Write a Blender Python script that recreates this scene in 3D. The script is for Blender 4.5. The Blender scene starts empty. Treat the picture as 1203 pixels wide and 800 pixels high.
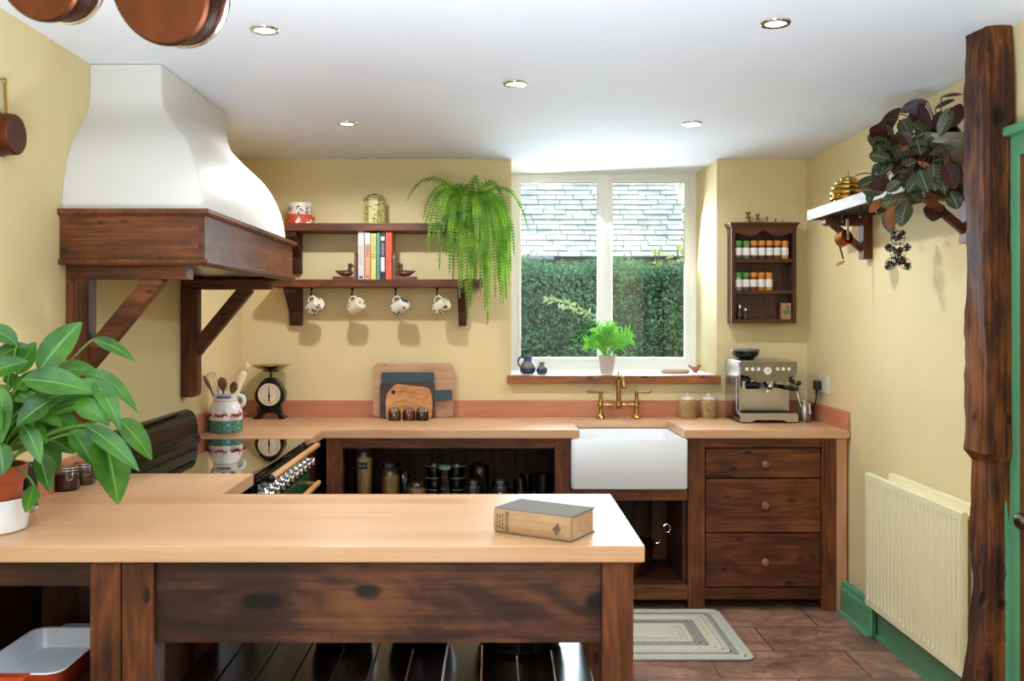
import bpy, bmesh, math, random
from mathutils import Vector, Matrix, Euler
random.seed(7)
PI = math.pi
R = math.radians
SC = bpy.context.scene
COL = SC.collection
F, CX, CY, H = 1071.0, 580.0, 373.0, 1.474      # focal length (px), vanishing point, eye height

def at(px, py, D):
    return Vector(((px-CX)*D/F, D, H+(CY-py)*D/F))

# ---------------------------------------------------------------- colours / nodes
def lin(h):
    h = h.lstrip('#')
    out = []
    for i in (0, 2, 4):
        c = int(h[i:i+2], 16)/255
        out.append(c/12.92 if c <= .04045 else ((c+.055)/1.055)**2.4)
    return (*out, 1)

class NT:
    def __init__(s, name):
        s.m = bpy.data.materials.new(name); s.m.use_nodes = True
        s.t = s.m.node_tree; s.t.nodes.clear()
        s.out = s.t.nodes.new('ShaderNodeOutputMaterial')
    def n(s, typ, **kw):
        nd = s.t.nodes.new(typ)
        for k, v in kw.items():
            if k.startswith('_'): setattr(nd, k[1:], v)
            else:
                key = int(k[1:]) if k[0] == 'i' and k[1:].isdigit() else k.replace('__', ' ')
                sock = nd.inputs[key]
                if isinstance(v, bpy.types.NodeSocket): s.t.links.new(v, sock)
                else: sock.default_value = v
        return nd
    def l(s, a, b): s.t.links.new(a, b)
    def math(s, op, a, b=0.0, c=0.0):
        nd = s.t.nodes.new('ShaderNodeMath'); nd.operation = op
        for i, v in enumerate((a, b, c)):
            if isinstance(v, bpy.types.NodeSocket): s.l(v, nd.inputs[i])
            else: nd.inputs[i].default_value = v
        return nd.outputs[0]
    def mix(s, f, a, b, mode='MIX'):
        nd = s.t.nodes.new('ShaderNodeMix'); nd.data_type = 'RGBA'; nd.blend_type = mode
        for i, v in ((0, f), (6, a), (7, b)):
            if isinstance(v, bpy.types.NodeSocket): s.l(v, nd.inputs[i])
            else: nd.inputs[i].default_value = v
        return nd.outputs[2]
    def ramp(s, f, stops, interp='LINEAR'):
        nd = s.t.nodes.new('ShaderNodeValToRGB'); s.l(f, nd.inputs[0])
        cr = nd.color_ramp; cr.interpolation = interp
        while len(cr.elements) < len(stops): cr.elements.new(.5)
        for e, (p, c) in zip(cr.elements, stops): e.position = p; e.color = c
        return nd.outputs[0]
    def principled(s, color, rough=.5, metal=0, bump=None, bstr=.1, bdist=.002, **kw):
        p = s.n('ShaderNodeBsdfPrincipled', **kw)
        for k, v in (('Base Color', color), ('Roughness', rough), ('Metallic', metal)):
            if isinstance(v, bpy.types.NodeSocket): s.l(v, p.inputs[k])
            else: p.inputs[k].default_value = v
        if bump is not None:
            b = s.n('ShaderNodeBump', Strength=bstr, Distance=bdist, Height=bump)
            s.l(b.outputs[0], p.inputs['Normal'])
        s.l(p.outputs[0], s.out.inputs[0])
        return p

MATS = {}
def plain(name, col, rough=.5, metal=0, noise=.06, nscale=30, bump=.0, **kw):
    """a uniform material with a little procedural unevenness"""
    if name in MATS: return MATS[name]
    t = NT(name)
    tc = t.n('ShaderNodeTexCoord')
    nz = t.n('ShaderNodeTexNoise', Vector=tc.outputs['Object'], Scale=nscale, Detail=4.0)
    c = lin(col) if isinstance(col, str) else col
    d = tuple(x*(1-noise*2) for x in c[:3])+(1,); u = tuple(min(1, x*(1+noise)) for x in c[:3])+(1,)
    colr = t.ramp(nz.outputs[0], [(.3, d), (.7, u)])
    rr = t.math('MULTIPLY_ADD', nz.outputs[0], .12, rough-.06)
    t.principled(colr, rr, metal, nz.outputs[0] if bump else None, bump, **kw)
    MATS[name] = t.m
    return t.m

def wood(name, dark, mid, light, axis='X', rough=.5, scale=1.0, rings=7.0, knots=1.0, fine=.5, stave=0.0, bump=.15, spec=.5, ringw=.17):
    key = name+'_'+axis
    if key in MATS: return MATS[key]
    t = NT(key)
    tc = t.n('ShaderNodeTexCoord'); oi = t.n('ShaderNodeObjectInfo')
    off = t.n('ShaderNodeCombineXYZ', X=t.math('MULTIPLY', oi.outputs['Random'], 13.7), Y=t.math('MULTIPLY', oi.outputs['Random'], 7.3), Z=t.math('MULTIPLY', oi.outputs['Random'], 23.1))
    v = t.n('ShaderNodeVectorMath', _operation='ADD', i0=tc.outputs['Object'], i1=off.outputs[0]).outputs[0]
    i = 'XYZ'.index(axis)
    sc = [5.0*scale]*3; sc[i] = .85*scale
    mp = t.n('ShaderNodeMapping', Vector=v); mp.inputs['Scale'].default_value = sc
    sf = [85.0*scale]*3; sf[i] = 3.0*scale
    mf = t.n('ShaderNodeMapping', Vector=v); mf.inputs['Scale'].default_value = sf
    sk = [5.0*scale]*3; sk[i] = 2.6*scale
    mk = t.n('ShaderNodeMapping', Vector=v); mk.inputs['Scale'].default_value = sk
    sx_ = t.n('ShaderNodeSeparateXYZ', Vector=v)
    oth = [k for k in range(3) if k != i]
    cross = t.math('ADD', sx_.outputs[oth[0]], sx_.outputs[oth[1]])
    kv = t.n('ShaderNodeCombineXYZ', X=t.math('MULTIPLY', sx_.outputs[i], 3.4*scale), Y=t.math('MULTIPLY', cross, 7.0*scale), Z=oi.outputs['Random'])
    vo = t.n('ShaderNodeTexVoronoi', Vector=kv.outputs[0], Scale=1.0, _voronoi_dimensions='2D')
    kn = t.ramp(vo.outputs['Distance'], [(0, (1, 1, 1, 1)), (.12, (.35, .35, .35, 1)), (.42, (0, 0, 0, 1))])
    n1 = t.n('ShaderNodeTexNoise', Vector=mp.outputs[0], Scale=.9, Detail=3.0, Roughness=.5, Distortion=.4)
    field = t.math('ADD', n1.outputs[0], t.math('MULTIPLY', kn, .22*knots))
    ring = t.math('MULTIPLY_ADD', t.math('SINE', t.math('MULTIPLY', field, rings*2*PI)), .5, .5)
    nf = t.n('ShaderNodeTexNoise', Vector=mf.outputs[0], Scale=1.0, Detail=3.0, Roughness=.6)
    ff = t.n('ShaderNodeMapRange', Value=nf.outputs[0]); ff.inputs[1].default_value = .3; ff.inputs[2].default_value = .7
    nb = t.n('ShaderNodeTexNoise', Vector=mk.outputs[0], Scale=.8, Detail=6.0, Roughness=.65, Distortion=.5)
    fb = t.n('ShaderNodeMapRange', Value=nb.outputs[0]); fb.inputs[1].default_value = .3; fb.inputs[2].default_value = .7
    fac = t.math('ADD', t.math('MULTIPLY', ring, ringw), t.math('ADD', t.math('MULTIPLY', ff.outputs[0], fine*.75), t.math('MULTIPLY', fb.outputs[0], 1-ringw-fine*.75)))
    col = t.ramp(fac, [(.12, lin(dark)), (.48, lin(mid)), (.86, lin(light))])
    if knots > 0:
        kd = t.math('ADD', vo.outputs['Distance'], t.math('MULTIPLY_ADD', nb.outputs[0], .26, -.10))
        kc = t.ramp(kd, [(0, (1, 1, 1, 1)), (.025+.055*min(knots, 2), (.85, .85, .85, 1)), (.05+.085*min(knots, 2), (0, 0, 0, 1))])
        dk = tuple(x*.4 for x in lin(dark)[:3])+(1,)
        col = t.mix(kc, col, dk)
    if stave > 0:                     # glued strips of differing tone
        j = (i+1) % 3 if i != 2 else 0
        se = t.n('ShaderNodeSeparateXYZ', Vector=tc.outputs['Object'])
        a = t.math('FLOOR', t.math('DIVIDE', se.outputs[j], stave))
        ln = t.math('FLOOR', t.math('ADD', t.math('DIVIDE', se.outputs[i], 1.6), t.math('MULTIPLY', a, .37)))
        wn = t.n('ShaderNodeTexWhiteNoise', _noise_dimensions='2D')
        cv = t.n('ShaderNodeCombineXYZ', X=a, Y=ln); t.l(cv.outputs[0], wn.inputs[0])
        g = t.ramp(wn.outputs[0], [(0, (.86, .80, .74, 1)), (1, (1.0, 1.0, 1.0, 1))])
        col = t.mix(1.0, col, g, 'MULTIPLY')
    rr = t.math('MULTIPLY_ADD', fac, .06, rough-.03)
    t.principled(col, rr, 0, fac, bump, .0012, **{'Specular__IOR__Level': spec})
    MATS[key] = t.m
    return t.m

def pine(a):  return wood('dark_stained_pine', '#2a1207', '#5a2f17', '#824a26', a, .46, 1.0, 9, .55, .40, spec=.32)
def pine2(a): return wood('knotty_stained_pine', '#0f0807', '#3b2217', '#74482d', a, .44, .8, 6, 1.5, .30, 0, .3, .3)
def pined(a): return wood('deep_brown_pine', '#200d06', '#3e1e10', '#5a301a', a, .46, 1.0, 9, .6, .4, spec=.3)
def beech(a): return wood('pale_beech', '#c69468', '#d1a47b', '#dab089', a, .36, .8, 6, 0, .5, .09, .03)
def beechr(a): return wood('reddish_beech', '#b06a48', '#c07c58', '#cb8c68', a, .45, .8, 6, 0, .45, 0, .03)
def oldoak(a): return wood('old_oak_beam', '#150a06', '#3d2011', '#8a5020', a, .7, .8, 5, .9, .45, 0, .9, .2, .12)
def olive(a): return wood('olive_wood', '#6a3818', '#b87838', '#d99c5c', a, .45, 2.0, 16, .3, .3)
def oakm(a):  return wood('golden_oak', '#5e3214', '#8d5225', '#ad6e36', a, .4, 1.3, 8, 1.0, .4)

def metal(name, col, rough=.25, n=.025): return plain(name, col, rough, 1.0, n, 25)

def glass(name, tint='#ffffff', fres=1.45, rough=.02):
    """clear thin glass: lets light straight through and mirrors at grazing angles"""
    if name in MATS: return MATS[name]
    t = NT(name)
    fr = t.n('ShaderNodeFresnel', IOR=fres)
    tr = t.n('ShaderNodeBsdfTransparent', Color=lin(tint)); gl = t.n('ShaderNodeBsdfGlossy', Roughness=rough)
    mx = t.n('ShaderNodeMixShader', Fac=fr.outputs[0]); t.l(tr.outputs[0], mx.inputs[1]); t.l(gl.outputs[0], mx.inputs[2])
    t.l(mx.outputs[0], t.out.inputs[0])
    MATS[name] = t.m
    return t.m

def leafmat(name, c1, c2, vein=None, under=None, trans=.35, rough=.4, veins=0.0, scale=9):
    """leaf: UV x runs across the blade (0..1), y from stalk to tip"""
    if name in MATS: return MATS[name]
    t = NT(name)
    tc = t.n('ShaderNodeTexCoord'); geo = t.n('ShaderNodeNewGeometry')
    nz = t.n('ShaderNodeTexNoise', Vector=tc.outputs['Object'], Scale=float(scale), Detail=3.0)
    col = t.ramp(nz.outputs[0], [(.32, lin(c1)), (.68, lin(c2))])
    uv = t.n('ShaderNodeSeparateXYZ', Vector=tc.outputs['UV'])
    ax = t.math('ABSOLUTE', t.math('SUBTRACT', uv.outputs[0], .5))
    if vein:
        mid = t.math('LESS_THAN', ax, .035)
        if veins > 0:
            w = t.math('SINE', t.math('MULTIPLY', t.math('SUBTRACT', uv.outputs[1], t.math('MULTIPLY', ax, .5)), veins*2*PI))
            side = t.math('MULTIPLY', t.math('GREATER_THAN', w, .82), t.math('LESS_THAN', ax, .40))
            mid = t.math('MAXIMUM', mid, t.math('MULTIPLY', side, .8))
        col = t.mix(mid, col, lin(vein))
    if under: col = t.mix(geo.outputs['Backfacing'], col, lin(under))
    p = t.n('ShaderNodeBsdfPrincipled', Roughness=rough); t.l(col, p.inputs['Base Color'])
    tl = t.n('ShaderNodeBsdfTranslucent'); t.l(col, tl.inputs['Color'])
    mx = t.n('ShaderNodeMixShader', Fac=trans); t.l(p.outputs[0], mx.inputs[1]); t.l(tl.outputs[0], mx.inputs[2])
    t.l(mx.outputs[0], t.out.inputs[0])
    MATS[name] = t.m
    return t.m

# ---------------------------------------------------------------- mesh builder
class MB:
    def __init__(s, o=(0, 0, 0)):
        s.bm = bmesh.new(); s.o = Vector(o); s.uv = None; s.mi = 0; s.wn = False
    def _fin(s, faces):
        for f in faces: f.material_index = s.mi
    def face(s, vs):
        try: f = s.bm.faces.new(vs); f.material_index = s.mi; return f
        except ValueError: return None
    def v(s, co): return s.bm.verts.new(Vector(co)-s.o)
    def box(s, x0, x1, y0, y1, z0, z1, bev=.0, seg=2, rot=None, piv=None):
        c = Vector(((x0+x1)/2, (y0+y1)/2, (z0+z1)/2))
        m = Matrix.Translation(c) @ Matrix.Diagonal((abs(x1-x0), abs(y1-y0), abs(z1-z0), 1))
        if rot is not None:
            pv = Vector(piv) if piv is not None else c
            m = Matrix.Translation(pv) @ Euler(rot).to_matrix().to_4x4() @ Matrix.Translation(-pv) @ m
        r = bmesh.ops.create_cube(s.bm, size=1, matrix=Matrix.Translation(-s.o) @ m)
        fs = {f for v in r['verts'] for f in v.link_faces}; s._fin(fs)
        if bev > 0:
            s.wn = True
            es = list({e for v in r['verts'] for e in v.link_edges})
            bev = min(bev, .45*min(abs(x1-x0), abs(y1-y0), abs(z1-z0)))
            rr = bmesh.ops.bevel(s.bm, geom=es, offset=bev, segments=seg, affect='EDGES', profile=.6)
            s._fin(rr['faces'])
        return s
    def beam(s, p0, p1, w, h, bev=.003, up=(0, 0, 1)):
        """box of width w (sideways) and height h along p0 -> p1"""
        p0, p1 = Vector(p0), Vector(p1); d = p1-p0; L = d.length; d.normalize()
        u = Vector(up); sd = d.cross(u).normalized(); u = sd.cross(d)
        m = Matrix((( *(d*L), 0), (*(sd*w), 0), (*(u*h), 0), (0, 0, 0, 1))).transposed()
        m.translation = (p0+p1)/2-s.o
        r = bmesh.ops.create_cube(s.bm, size=1, matrix=m)
        s._fin({f for v in r['verts'] for f in v.link_faces})
        if bev > 0:
            s.wn = True
            es = list({e for v in r['verts'] for e in v.link_edges})
            rr = bmesh.ops.bevel(s.bm, geom=es, offset=bev, segments=2, affect='EDGES'); s._fin(rr['faces'])
        return s
    def loft(s, rings, closed=True, cap0=True, cap1=True):
        rs = [[s.v(p) for p in r] for r in rings]
        n = len(rs[0])
        for a, b in zip(rs, rs[1:]):
            for i in range(n if closed else n-1):
                s.face((a[i], a[(i+1) % n], b[(i+1) % n], b[i]))
        if cap0: s.face(list(reversed(rs[0])))
        if cap1: s.face(rs[-1])
        return s
    def cyl(s, p0, p1, r0, r1=None, seg=20, caps=True):
        return s.tube([p0, p1], [r0, r0 if r1 is None else r1], seg, caps)
    def tube(s, pts, r, seg=8, caps=True):
        pts = [Vector(p) for p in pts]
        if not isinstance(r, (list, tuple)): r = [r]*len(pts)
        rings = []; prev = None
        for i, p in enumerate(pts):
            d = (pts[min(i+1, len(pts)-1)]-pts[max(i-1, 0)])
            if d.length < 1e-9: d = Vector((0, 0, 1))
            d.normalize()
            if prev is None:
                a = Vector((0, 0, 1)) if abs(d.z) < .9 else Vector((1, 0, 0))
                u = d.cross(a).normalized()
            else:
                u = (prev-d*prev.dot(d))
                u = u.normalized() if u.length > 1e-6 else d.orthogonal().normalized()
            prev = u; w = d.cross(u)
            rings.append([p+(u*math.cos(2*PI*k/seg)+w*math.sin(2*PI*k/seg))*r[i] for k in range(seg)])
        return s.loft(rings, True, caps, caps)
    def lathe(s, prof, c=(0, 0, 0), seg=28, rot=None, caps=False):
        c = Vector(c); m = Euler(rot).to_matrix() if rot else Matrix.Identity(3)
        rings = [[c+m @ Vector((r*math.cos(2*PI*k/seg), r*math.sin(2*PI*k/seg), z)) for k in range(seg)] for r, z in prof]
        return s.loft(rings, True, caps or prof[0][0] > 1e-4 and caps, caps)
    def ball(s, c, r, seg=16, rot=None):
        r = Vector((r, r, r)) if not isinstance(r, (tuple, list, Vector)) else Vector(r)
        m = Matrix.Translation(Vector(c)-s.o) @ (Euler(rot).to_matrix().to_4x4() if rot else Matrix.Identity(4)) @ Matrix.Diagonal((*r, 1))
        q = bmesh.ops.create_uvsphere(s.bm, u_segments=seg, v_segments=max(6, seg//2), radius=1, matrix=m)
        s._fin({f for v in q['verts'] for f in v.link_faces})
        return s
    def torus(s, c, Rr, r, rot=None, seg=28, s2=8, a0=0, a1=2*PI):
        m = Euler(rot).to_matrix() if rot else Matrix.Identity(3); c = Vector(c)
        full = abs(a1-a0-2*PI) < 1e-6
        n = seg if full else seg+1
        rings = []
        for i in range(n+(1 if full else 0)):
            a = a0+(a1-a0)*i/seg
            rings.append([c+m @ Vector(((Rr+r*math.cos(b))*math.cos(a), (Rr+r*math.cos(b))*math.sin(a), r*math.sin(b))) for b in [2*PI*k/s2 for k in range(s2)]])
        return s.loft(rings, True, not full, not full)
    def prism(s, pts, plane, a0, a1, bev=0):
        """outline pts (2-D) in plane 'xz','yz' or 'xy', extruded between a0 and a1 along the third axis"""
        def P(p, a): return {'xz': (p[0], a, p[1]), 'yz': (a, p[0], p[1]), 'xy': (p[0], p[1], a)}[plane]
        A = [s.v(P(p, a0)) for p in pts]; B = [s.v(P(p, a1)) for p in pts]; n = len(pts)
        fs = [s.face(A), s.face(list(reversed(B)))]
        for i in range(n): fs.append(s.face((A[i], B[i], B[(i+1) % n], A[(i+1) % n])))
        fs = [f for f in fs if f]
        bmesh.ops.recalc_face_normals(s.bm, faces=fs)
        if bev > 0:
            s.wn = True
            es = list({e for f in fs for e in f.edges})
            rr = bmesh.ops.bevel(s.bm, geom=es, offset=bev, segments=2, affect='EDGES'); s._fin(rr['faces'])
        return s
    def leaf(s, spine, width, nrm, cols=2, fold=.15, shape=None, wave=0.0):
        """a blade along the points of spine; nrm = the side it faces"""
        if s.uv is None: s.uv = s.bm.loops.layers.uv.new('UVMap')
        n = len(spine); nrm = Vector(nrm).normalized(); rows = []
        ph = random.random()*6
        for i, p in enumerate(spine):
            t = i/(n-1); p = Vector(p)
            d = (Vector(spine[min(i+1, n-1)])-Vector(spine[max(i-1, 0)])).normalized()
            sd = d.cross(nrm)
            sd = sd.normalized() if sd.length > 1e-5 else d.orthogonal().normalized()
            up = sd.cross(d)
            w = width*.5*(shape(t) if shape else math.sin(PI*min(1, t*.93+.03))**.8*(1-.35*t)*1.25)
            row = []
            for k in range(-cols, cols+1):
                q = k/cols
                row.append((s.v(p+sd*w*q+up*(w*fold*abs(q)+wave*w*math.sin(t*9+ph+q)*abs(q))), (q*.5+.5, t)))
            rows.append(row)
        for a, b in zip(rows, rows[1:]):
            for k in range(len(a)-1):
                q = (a[k], a[k+1], b[k+1], b[k])
                f = s.face([x[0] for x in q])
                if f:
                    for lp, x in zip(f.loops, q): lp[s.uv].uv = x[1]
        return s
    def build(s, name, mats, parent=None, smooth=True, ang=.6, **props):
        if not isinstance(mats, (list, tuple)): mats = [mats]
        bm = s.bm
        if s.uv is None:
            bmesh.ops.remove_doubles(bm, verts=bm.verts[:], dist=1e-6)
            bmesh.ops.recalc_face_normals(bm, faces=bm.faces[:])
        if smooth:
            for f in bm.faces: f.smooth = True
            for e in bm.edges:
                if len(e.link_faces) == 2 and e.calc_face_angle(0) > ang: e.smooth = False
        me = bpy.data.meshes.new(name); bm.to_mesh(me); bm.free()
        for m in mats: me.materials.append(m)
        o = bpy.data.objects.new(name, me); COL.objects.link(o)
        if s.wn and smooth:
            wm = o.modifiers.new('weighted_normals', 'WEIGHTED_NORMAL'); wm.keep_sharp = True; wm.weight = 60
        if parent is not None: o.parent = parent
        elif s.o.length > 0: o.location = s.o
        for k, v in props.items(): o[k] = v
        return o

def thing(name, label, cat, loc=(0, 0, 0), rz=0, group=None, rot=None):
    o = bpy.data.objects.new(name, None); COL.objects.link(o)
    o.empty_display_size = .05
    o.location = loc; o.rotation_euler = rot if rot else (0, 0, rz)
    o['label'] = label; o['category'] = cat
    if group: o['group'] = group
    return o
def tag(o, label, cat, group=None):
    o['label'] = label; o['category'] = cat
    if group: o['group'] = group
    return o
def W(t): return MB(t.location)          # builder taking world coordinates for a part of an unrotated thing
def struct(o): o['kind'] = 'structure'; return o
def bez(a, b, c, n=8):
    a, b, c = Vector(a), Vector(b), Vector(c)
    return [a*(1-t)**2+b*2*t*(1-t)+c*t*t for t in [i/(n-1) for i in range(n)]]
def bez4(a, b, c, d, n=10):
    a, b, c, d = Vector(a), Vector(b), Vector(c), Vector(d)
    return [a*(1-t)**3+b*3*t*(1-t)**2+c*3*t*t*(1-t)+d*t**3 for t in [i/(n-1) for i in range(n)]]
SKY, SUN, WIND, EXPO, UP, LAMP, LAMPC = 3.5, 5.5, 60, 0.0, 155, 35, (1, 1.0, 1.04)
# ================================================================ THE ROOM
XL, XR, XN, YB, YW, ZC = -1.439, 1.789, 1.612, 5.207, 5.77, 2.378
YR = -2.3
paint = plain('cream_yellow_paint', '#decc9a', .75, 0, .02, 3)
white = plain('white_ceiling_paint', '#e2e6ec', .8, 0, .012, 3)
whitew = plain('white_window_paint', '#ecebe8', .35, 0, .01, 8)
green = plain('sage_green_gloss', '#5c9a70', .32, 0, .03, 6)
iron = plain('black_iron', '#14120f', .5, .6, .1, 60)
brass = metal('aged_brass', '#a8834a', .27)
brassb = metal('polished_brass', '#b99a52', .2)
copper = metal('old_copper', '#56301f', .38, .10)
steel = metal('brushed_steel', '#c4c0b8', .3)
chrome = metal('chrome', '#d8d4cc', .12, .02)
black = plain('black_enamel', '#0c0c0d', .18, 0, .1, 20)
blackm = plain('black_matt', '#121110', .55, 0, .1, 30)

# floor: worn brown stone tiles
t = NT('brown_stone_tiles')
tc = t.n('ShaderNodeTexCoord')
bk = t.n('ShaderNodeTexBrick', Vector=tc.outputs['Object'], Scale=1.0, Mortar__Size=.006, Mortar__Smooth=.3, Brick__Width=.62, Row__Height=.31, Bias=0.0,
         Color1=(.0, .0, .0, 1), Color2=(1, 1, 1, 1), Mortar=(.5, .5, .5, 1))
n1 = t.n('ShaderNodeTexNoise', Vector=tc.outputs['Object'], Scale=5.0, Detail=8.0, Roughness=.65, Distortion=.5)
n2 = t.n('ShaderNodeTexNoise', Vector=tc.outputs['Object'], Scale=26.0, Detail=6.0, Roughness=.7)
f = t.math('ADD', t.math('MULTIPLY', n1.outputs[0], .62), t.math('ADD', t.math('MULTIPLY', n2.outputs[0], .3), t.math('MULTIPLY', bk.outputs['Color'], .08)))
c = t.ramp(f, [(.33, lin('#503d36')), (.46, lin('#7f5e4f')), (.55, lin('#9f7964')), (.68, lin('#bd9a84'))])
c = t.mix(bk.outputs['Fac'], c, lin('#5c4c43'))
t.principled(c, .42, 0, t.math('SUBTRACT', f, bk.outputs['Fac']), .35, .004)
struct(MB().box(XL-.2, XR+.3, YR, YW+.2, -.1, 0).build('floor', t.m))

struct(MB().box(XL-.2, XR+.3, YR-1.2, YW+.25, ZC, ZC+.25).build('ceiling', white))
struct(MB().box(XL-.2, XL, YR, YW+.2, 0, ZC).build('wall_left', paint))
struct(MB().box(XR, XR+.3, 2.92, YW+.2, 0, ZC).build('wall_right', paint))
XWL, XWR, ZS = .100, 1.274, 1.147          # window recess
b = MB()
b.box(XL-.2, XWL, YB, YW+.2, 0, ZC); b.box(XWR, XR+.3, YB, YW+.2, 0, ZC); b.box(XWL, XWR, YB, YW+.2, 0, ZS-.045)
struct(b.build('wall_back', paint))
# nearer stretch of the right wall, with a door opening from y=1.93 to y=2.755
DY0, DY1, DZ = 1.93, 2.765, 1.985
b = MB()
b.box(XN, XR+.3, DY1, 2.92, 0, ZC); b.box(XN, XR+.3, DY0, DY1, DZ, ZC); b.box(XN, XR+.3, YR, DY0, 0, ZC)
struct(b.build('wall_right_near', paint))
# rear wall with a wide glazed opening behind the camera
b = MB()
b.box(XL-.2, -1.38, YR-.2, YR, 0, ZC); b.box(.36, XR+.3, YR-.2, YR, 0, ZC); b.box(-1.38, .36, YR-.2, YR, 2.25, ZC)
struct(b.build('wall_rear', white))

# door on the right
d = MB(); d.box(XN-.019, XN+.03, DY0+.02, DY1-.004, .005, DZ-.02, .003)
door = struct(d.build('door_1', wood('door_oak', '#4a2a14', '#6e4220', '#8a5a30', 'Z', .4, 1, 5, .4, .4)))
b = MB()
for (y0, y1) in ((DY1-.003, DY1+.055), (DY0-.055, DY0+.02)):
    b.box(XN-.022, XN+.1, y0, y1, 0, DZ+.05, .006)
    b.box(XN-.034, XN-.01, (y0+.05 if y0 > 2.5 else y0), (y1 if y0 > 2.5 else y0+.025), 0, DZ+.05, .006)
b.box(XN-.0235, XN+.098, DY0-.057, DY1+.057, DZ-.02, DZ+.054, .006)
b.box(XN-.045, XN, DY0-.075, DY1+.072, DZ+.045, DZ+.075, .008)
b.build('door_frame', green, door)
kb = MB(); kb.cyl((XN+.03, DY1-.042, .865), (XN-.022, DY1-.042, .865), .010); kb.ball((XN-.036, DY1-.042, .865), (.020, .026, .026))
kb.lathe([(0, .0), (.03, .0), (.026, .008), (0, .009)], (XN+.007, DY1-.042, .865), 20, (0, -PI/2, 0))
kb.build('door_knob', metal('dark_bronze', '#5a4c40', .3), door)

# window
w = MB()
zf0, zf1, yf0, yf1 = ZS, ZC, YW-.03, YW+.04
xa, xb = XWL+.002, XWR+.002
for (x0, x1, z0, z1) in ((xa, xa+.055, zf0, zf1), (xb-.06, xb, zf0, zf1), (xa, xb, zf1-.04, zf1), (xa, xb, zf0, zf0+.06), (.667, .733, zf0, zf1)):
    hz = (x1-x0) > .5
    w.box(x0+(.05 if hz else 0), x1-(.05 if hz else 0), yf0+(.002 if hz else 0), yf1-(.002 if hz else 0), z0, z1, .004)
win = struct(w.build('window_1', whitew))
panes = []
for (x0, x1) in ((xa+.05, .672), (.728, xb-.055)):
    sh = MB()
    for (a0, a1, c0, c1) in ((x0, x0+.02, zf0+.055, zf1-.035), (x1-.02, x1, zf0+.055, zf1-.035), (x0, x1, zf0+.055, zf0+.078), (x0, x1, zf1-.055, zf1-.035)):
        hz = (a1-a0) > .1
        sh.box(a0+(.015 if hz else 0), a1-(.015 if hz else 0), yf0-(.0065 if hz else .008), yf0+.02, c0, c1, .003)
    sh.build('sash', whitew, win)
    g = MB(); g.box(x0+.01, x1-.01, yf0+.01, yf0+.014, zf0+.06, zf1-.04)
    g.build('pane', glass('window_glass', '#f4f9f8', 1.5, .0), win)
# sill
b = MB(); b.box(XWL, XWR, YB+.02, YW-.03, ZS-.045, ZS, .002)
struct(b.build('window_sill', whitew))
b = MB(); b.box(.077, 1.287, 5.160, YB+.02, ZS-.047, ZS-.001, .006)
struct(b.build('trim_1', oakm('X')))
# green skirting on the right wall
b = MB()
def skirt(b, x, y0, y1, h=.165, th=.02):
    pts = [(x, 0), (x-th, 0), (x-th, h-.045), (x-th*.75, h-.03), (x-th*.75, h-.012), (x-th*.3, h), (x, h)]
    b.prism(pts, 'xz', y0, y1, .002)
    b.prism([(x-th, 0), (x-th-.014, 0), (x-th-.012, .01), (x-th, .016)], 'xz', y0, y1)
skirt(b, XR, 2.95, 4.21); skirt(b, XR-.03, 4.20, 4.56, .165, .025)
struct(b.build('baseboard_right', green))
b = MB(); skirt(b, XN, YR, DY0-.055); b.build('baseboard_right_near', green)['kind'] = 'structure'

# ceiling downlights
dl_l = NT('downlight_lens'); e = dl_l.n('ShaderNodeEmission', Color=(1, .93, .82, 1), Strength=14.0); dl_l.l(e.outputs[0], dl_l.out.inputs[0])
def downlight(px, py, where, k=1.0, spread=96):
    D = (ZC-H)*F/(CY-py); p = at(px, py, D)
    t = thing('downlight', where, 'ceiling light', (p.x, p.y, ZC), group='recessed downlights in the white ceiling')
    MB().lathe([(.030, -.001), (.034, -.006), (.043, -.006), (.046, -.003), (.047, 0), (.028, 0.0), (.030, -.001)], seg=32).build('ring', chrome, t)
    MB().lathe([(0, -.003), (.031, -.0025)], seg=24).build('lens', dl_l.m, t)
    l = bpy.data.lights.new('downlight_lamp', 'SPOT'); l.energy = LAMP*k; l.color = LAMPC; l.spot_size = R(spread); l.spot_blend = 1.0 if spread < 160 else .35; l.shadow_soft_size = .035
    lo = bpy.data.objects.new('downlight_lamp', l); COL.objects.link(lo); lo.location = (p.x, p.y, ZC-.012)
downlight(311, 35, 'recessed ceiling downlight beside the white hood, nearest it on the left', .5)
downlight(605, 98, 'recessed ceiling downlight in the middle of the ceiling', .75, 140)
downlight(408, 145, 'small far recessed ceiling downlight above the book shelf', 1.55, 168)
downlight(813, 145, 'small far recessed ceiling downlight before the window', 1.15, 165)
downlight(911, 27, 'recessed ceiling downlight nearest the timber post', .7, 130)
for x, y in ((-.7, -.9), (.85, -.9)):    # the rest of the row, behind the camera
    l = bpy.data.lights.new('downlight_lamp', 'SPOT'); l.energy = LAMP; l.color = LAMPC; l.spot_size = R(96); l.spot_blend = 1.0; l.shadow_soft_size = .035
    lo = bpy.data.objects.new('downlight_lamp', l); COL.objects.link(lo); lo.location = (x, y, ZC-.012)

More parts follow.
